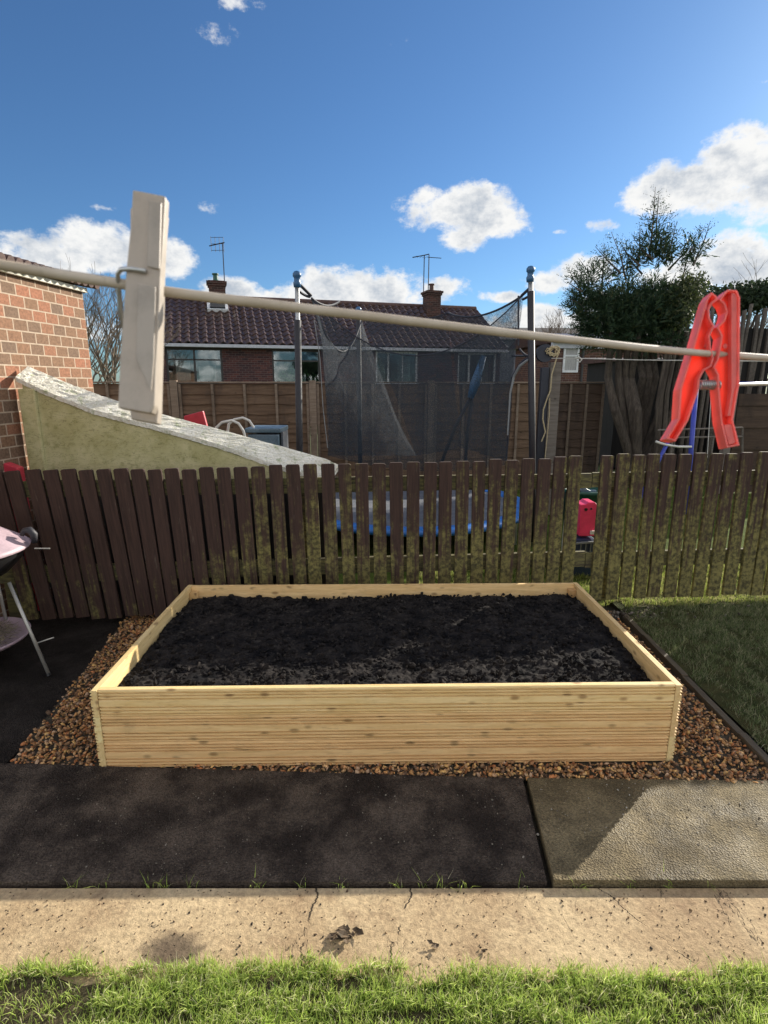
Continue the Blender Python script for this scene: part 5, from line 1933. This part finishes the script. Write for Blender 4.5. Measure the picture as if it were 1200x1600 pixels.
# ------------------------------------------------------------------ washing line and pegs close to the camera
lpts = [(-60, 405, .160), (0, 414, .165), (100, 430, .171), (180, 442, .1765), (222, 449, .1790), (262, 456, .181), (350, 467, .186), (450, 479, .191), (600, 497, .201), (800, 521, .222), (1000, 543, .250),
        (1070, 549.5, .265), (1115, 553.5, .275), (1156, 556, .279), (1210, 560, .283), (1300, 566, .290)]
lp3 = [PD(a, b_, c_) for a, b_, c_ in lpts]
lp3 = [lp3[0] + (lp3[0] - lp3[1]).normalized() * 3.0] + lp3 + [lp3[-1] + (lp3[-1] - lp3[-2]).normalized() * 3.0]
mb = MB().tube(lp3, .00165, 20)
tag(mb.build('washing_line', M['line'], smooth=True), 'thick cream plastic washing line crossing close in front of the camera', 'washing line')
mb = MB().tube([PD(1098, 603, .42), PD(1120, 602, .45), PD(1156, 601, .50), PD(1210, 600, .56), PD(1300, 599, .62), PD(1300, 599, .62) + (PD(1300, 599, .62) - PD(1210, 600, .56)).normalized() * 3.0], .0016, 14)
tag(mb.build('washing_line', M['line'], smooth=True), 'thinner pale line just below the thick one, right of the red peg', 'washing line')


def plate(pts, d0, d1):
    """outline in photo pixels at distance d0, real thickness d1-d0 along the view"""
    a = [PD(x_, y_, d0) for x_, y_ in pts]
    e = (cam_dir(600, 800)) * (d1 - d0)
    return a, e


def add_plate(mb, pts, d0, d1):
    a, e = plate(pts, d0, d1)
    mb.prism(a, e)
    return mb


wpos = PD(222, 480, .178)
wp_ = empty('white_peg', wpos, 0, 'cream white clothes peg clipped upright on the line at the left', 'clothes peg')
mb = MB()
add_plate(mb, [(207, 296), (258, 306), (254, 380), (250, 432), (248, 500), (243, 570), (241, 634), (236, 646), (184, 637), (187, 560), (193, 480), (197, 418), (203, 360)], .1725, .1762)
mb.build('front_half', M['peg_white'], wp_, bevel=.0006, seg=3)
mb = MB()
add_plate(mb, [(232, 312), (252, 316), (249, 420), (229, 416)], .1717, .17255)
add_plate(mb, [(215, 442), (243, 448), (240, 560), (236, 612), (212, 560)], .1717, .17255)
mb.build('raised_panel', M['peg_white'], wp_, bevel=.0003)
mb = MB()
add_plate(mb, [(203, 325), (210, 321), (258, 331), (254, 380), (252, 420), (251, 470), (249, 560), (247, 640), (245, 662), (204, 655), (202, 600), (204, 500), (203, 400)], .1818, .1856)
mb.build('rear_half', M['peg_white'], wp_, bevel=.0006, seg=3)
mb = MB().tube([PD(228, 424, .1716), PD(205, 420, .1716), PD(189, 421, .1722), PD(184, 428, .174), PD(185, 450, .177), PD(188, 480, .180), PD(193, 512, .184), PD(215, 520, .188), PD(240, 524, .188), PD(250, 510, .185), PD(252, 490, .181), PD(251, 470, .178), PD(250, 454, .176)], .00075, 10)
mb.build('spring', M['steel'], wp_, smooth=True)

rp_ = PD(1110, 570, .275)
rd_ = empty('red_peg', rp_, 0, 'translucent red plastic clothes peg hanging on the line at the right', 'clothes peg')
LH = [(1112, 456), (1104, 468), (1083, 542), (1063, 607), (1060, 654), (1041, 686), (1056, 690), (1076, 657), (1092, 610), (1094, 592), (1101, 579), (1112, 573),
      (1116, 560), (1112, 545), (1110, 525), (1117, 510), (1110, 497), (1109, 484), (1114, 474), (1122, 468), (1120, 462)]
RH = [(1137, 452), (1152, 453), (1157, 465), (1156, 600), (1153, 614), (1146, 656), (1156, 696), (1136, 700), (1126, 658), (1122, 610), (1121, 586), (1114, 573.5),
      (1121, 560), (1124, 543), (1127, 525), (1120, 511), (1131, 500), (1135, 487), (1131, 475), (1124, 468), (1129, 461)]


def inset(pts, d):
    n_ = len(pts); out_ = []
    area = sum(pts[i][0] * pts[(i + 1) % n_][1] - pts[(i + 1) % n_][0] * pts[i][1] for i in range(n_))
    sg = 1 if area > 0 else -1
    for i in range(n_):
        p0, p1, p2 = Vector(pts[i - 1]), Vector(pts[i]), Vector(pts[(i + 1) % n_])
        e1 = (p1 - p0).normalized(); e2 = (p2 - p1).normalized()
        n1 = Vector((-e1.y, e1.x)) * sg; n2 = Vector((-e2.y, e2.x)) * sg
        b3 = (n1 + n2)
        if b3.length < .2: b3 = n1
        b3.normalize()
        k_ = min(1.7, 1 / max(.4, b3.dot(n1)))
        out_.append(tuple(p1 + b3 * d * k_))
    return out_


def rimmed(name, pts, w_, d0, d1, web0, web1):
    ins = inset(pts, w_)
    n_ = len(pts)
    e = cam_dir(600, 800) * (d1 - d0)
    o_ = [PD(a, b_, d0) for a, b_ in pts]; i_ = [PD(a, b_, d0) for a, b_ in ins]
    vs = o_ + i_ + [q + e for q in o_] + [q + e for q in i_]
    fs = []
    for i in range(n_):
        j = (i + 1) % n_
        fs += [(i, j, n_ + j, n_ + i), (2 * n_ + i, 3 * n_ + i, 3 * n_ + j, 2 * n_ + j), (i, 2 * n_ + i, 2 * n_ + j, j), (n_ + i, n_ + j, 3 * n_ + j, 3 * n_ + i)]
    h_ = MB().add(vs, fs).build(name, M['peg_rim'], rd_)
    bv = h_.modifiers.new('bevel', 'BEVEL'); bv.width = .0003; bv.segments = 2
    mb = MB(); add_plate(mb, inset(pts, w_ * .6), web0, web1)
    me = mb.mesh('web')
    bm = bmesh.new(); bm.from_mesh(me); bmesh.ops.triangulate(bm, faces=[f_ for f_ in bm.faces if len(f_.verts) > 4]); bmesh.ops.recalc_face_normals(bm, faces=bm.faces[:]); bm.to_mesh(me); bm.free()
    me.transform(ROOTLOC[rd_.name].inverted())
    me.materials.append(M['peg_red'])
    wo = bpy.data.objects.new('web', me); COL.objects.link(wo); wo.parent = h_
    return h_


lh = rimmed('left_half', LH, 3.2, .2715, .2785, .2752, .2762)
rh_ = rimmed('right_half', RH, 3.2, .2715, .2785, .2752, .2762)
mb = MB()
add_plate(mb, [(1143, 457), (1152, 458), (1152, 600), (1148, 612), (1142, 650), (1137, 650), (1143, 612)], .2722, .2778)
add_plate(mb, [(1131, 664), (1145, 662), (1151, 692), (1139, 695)], .2722, .2778)
mb.build('outer_wall', M['peg_rim'], rh_, bevel=.0003)
for (a, b_, hh) in ((1132, 541, rh_), (1103, 541, lh)):
    q = PD(a, b_, .2748)
    mb = MB().lathe((0, 0, 0), [(0, 0), (.0012, 0), (.0012, .0006), (0, .0006)], 12)
    mb.v = [tuple(rm @ Vector(w) + q) for w in mb.v]
    mb.build('pin', M['peg_rim'], hh)
hel = []
for i in range(150):
    t = i / 149
    a = t * 2 * math.pi * 9
    c_ = PD(1093 + 31 * t, 601.5, .275)
    hel.append(c_ + Vector((0, math.cos(a) * .0021, math.sin(a) * .0021)))
MB().tube(hel, .00042, 6).build('spring', M['steel'], rd_, smooth=True)

for o in bpy.data.objects:
    if o.type == 'MESH' and o.data.users > 0 and not o.data.materials:
        o.data.materials.append(M['grey_plastic'])
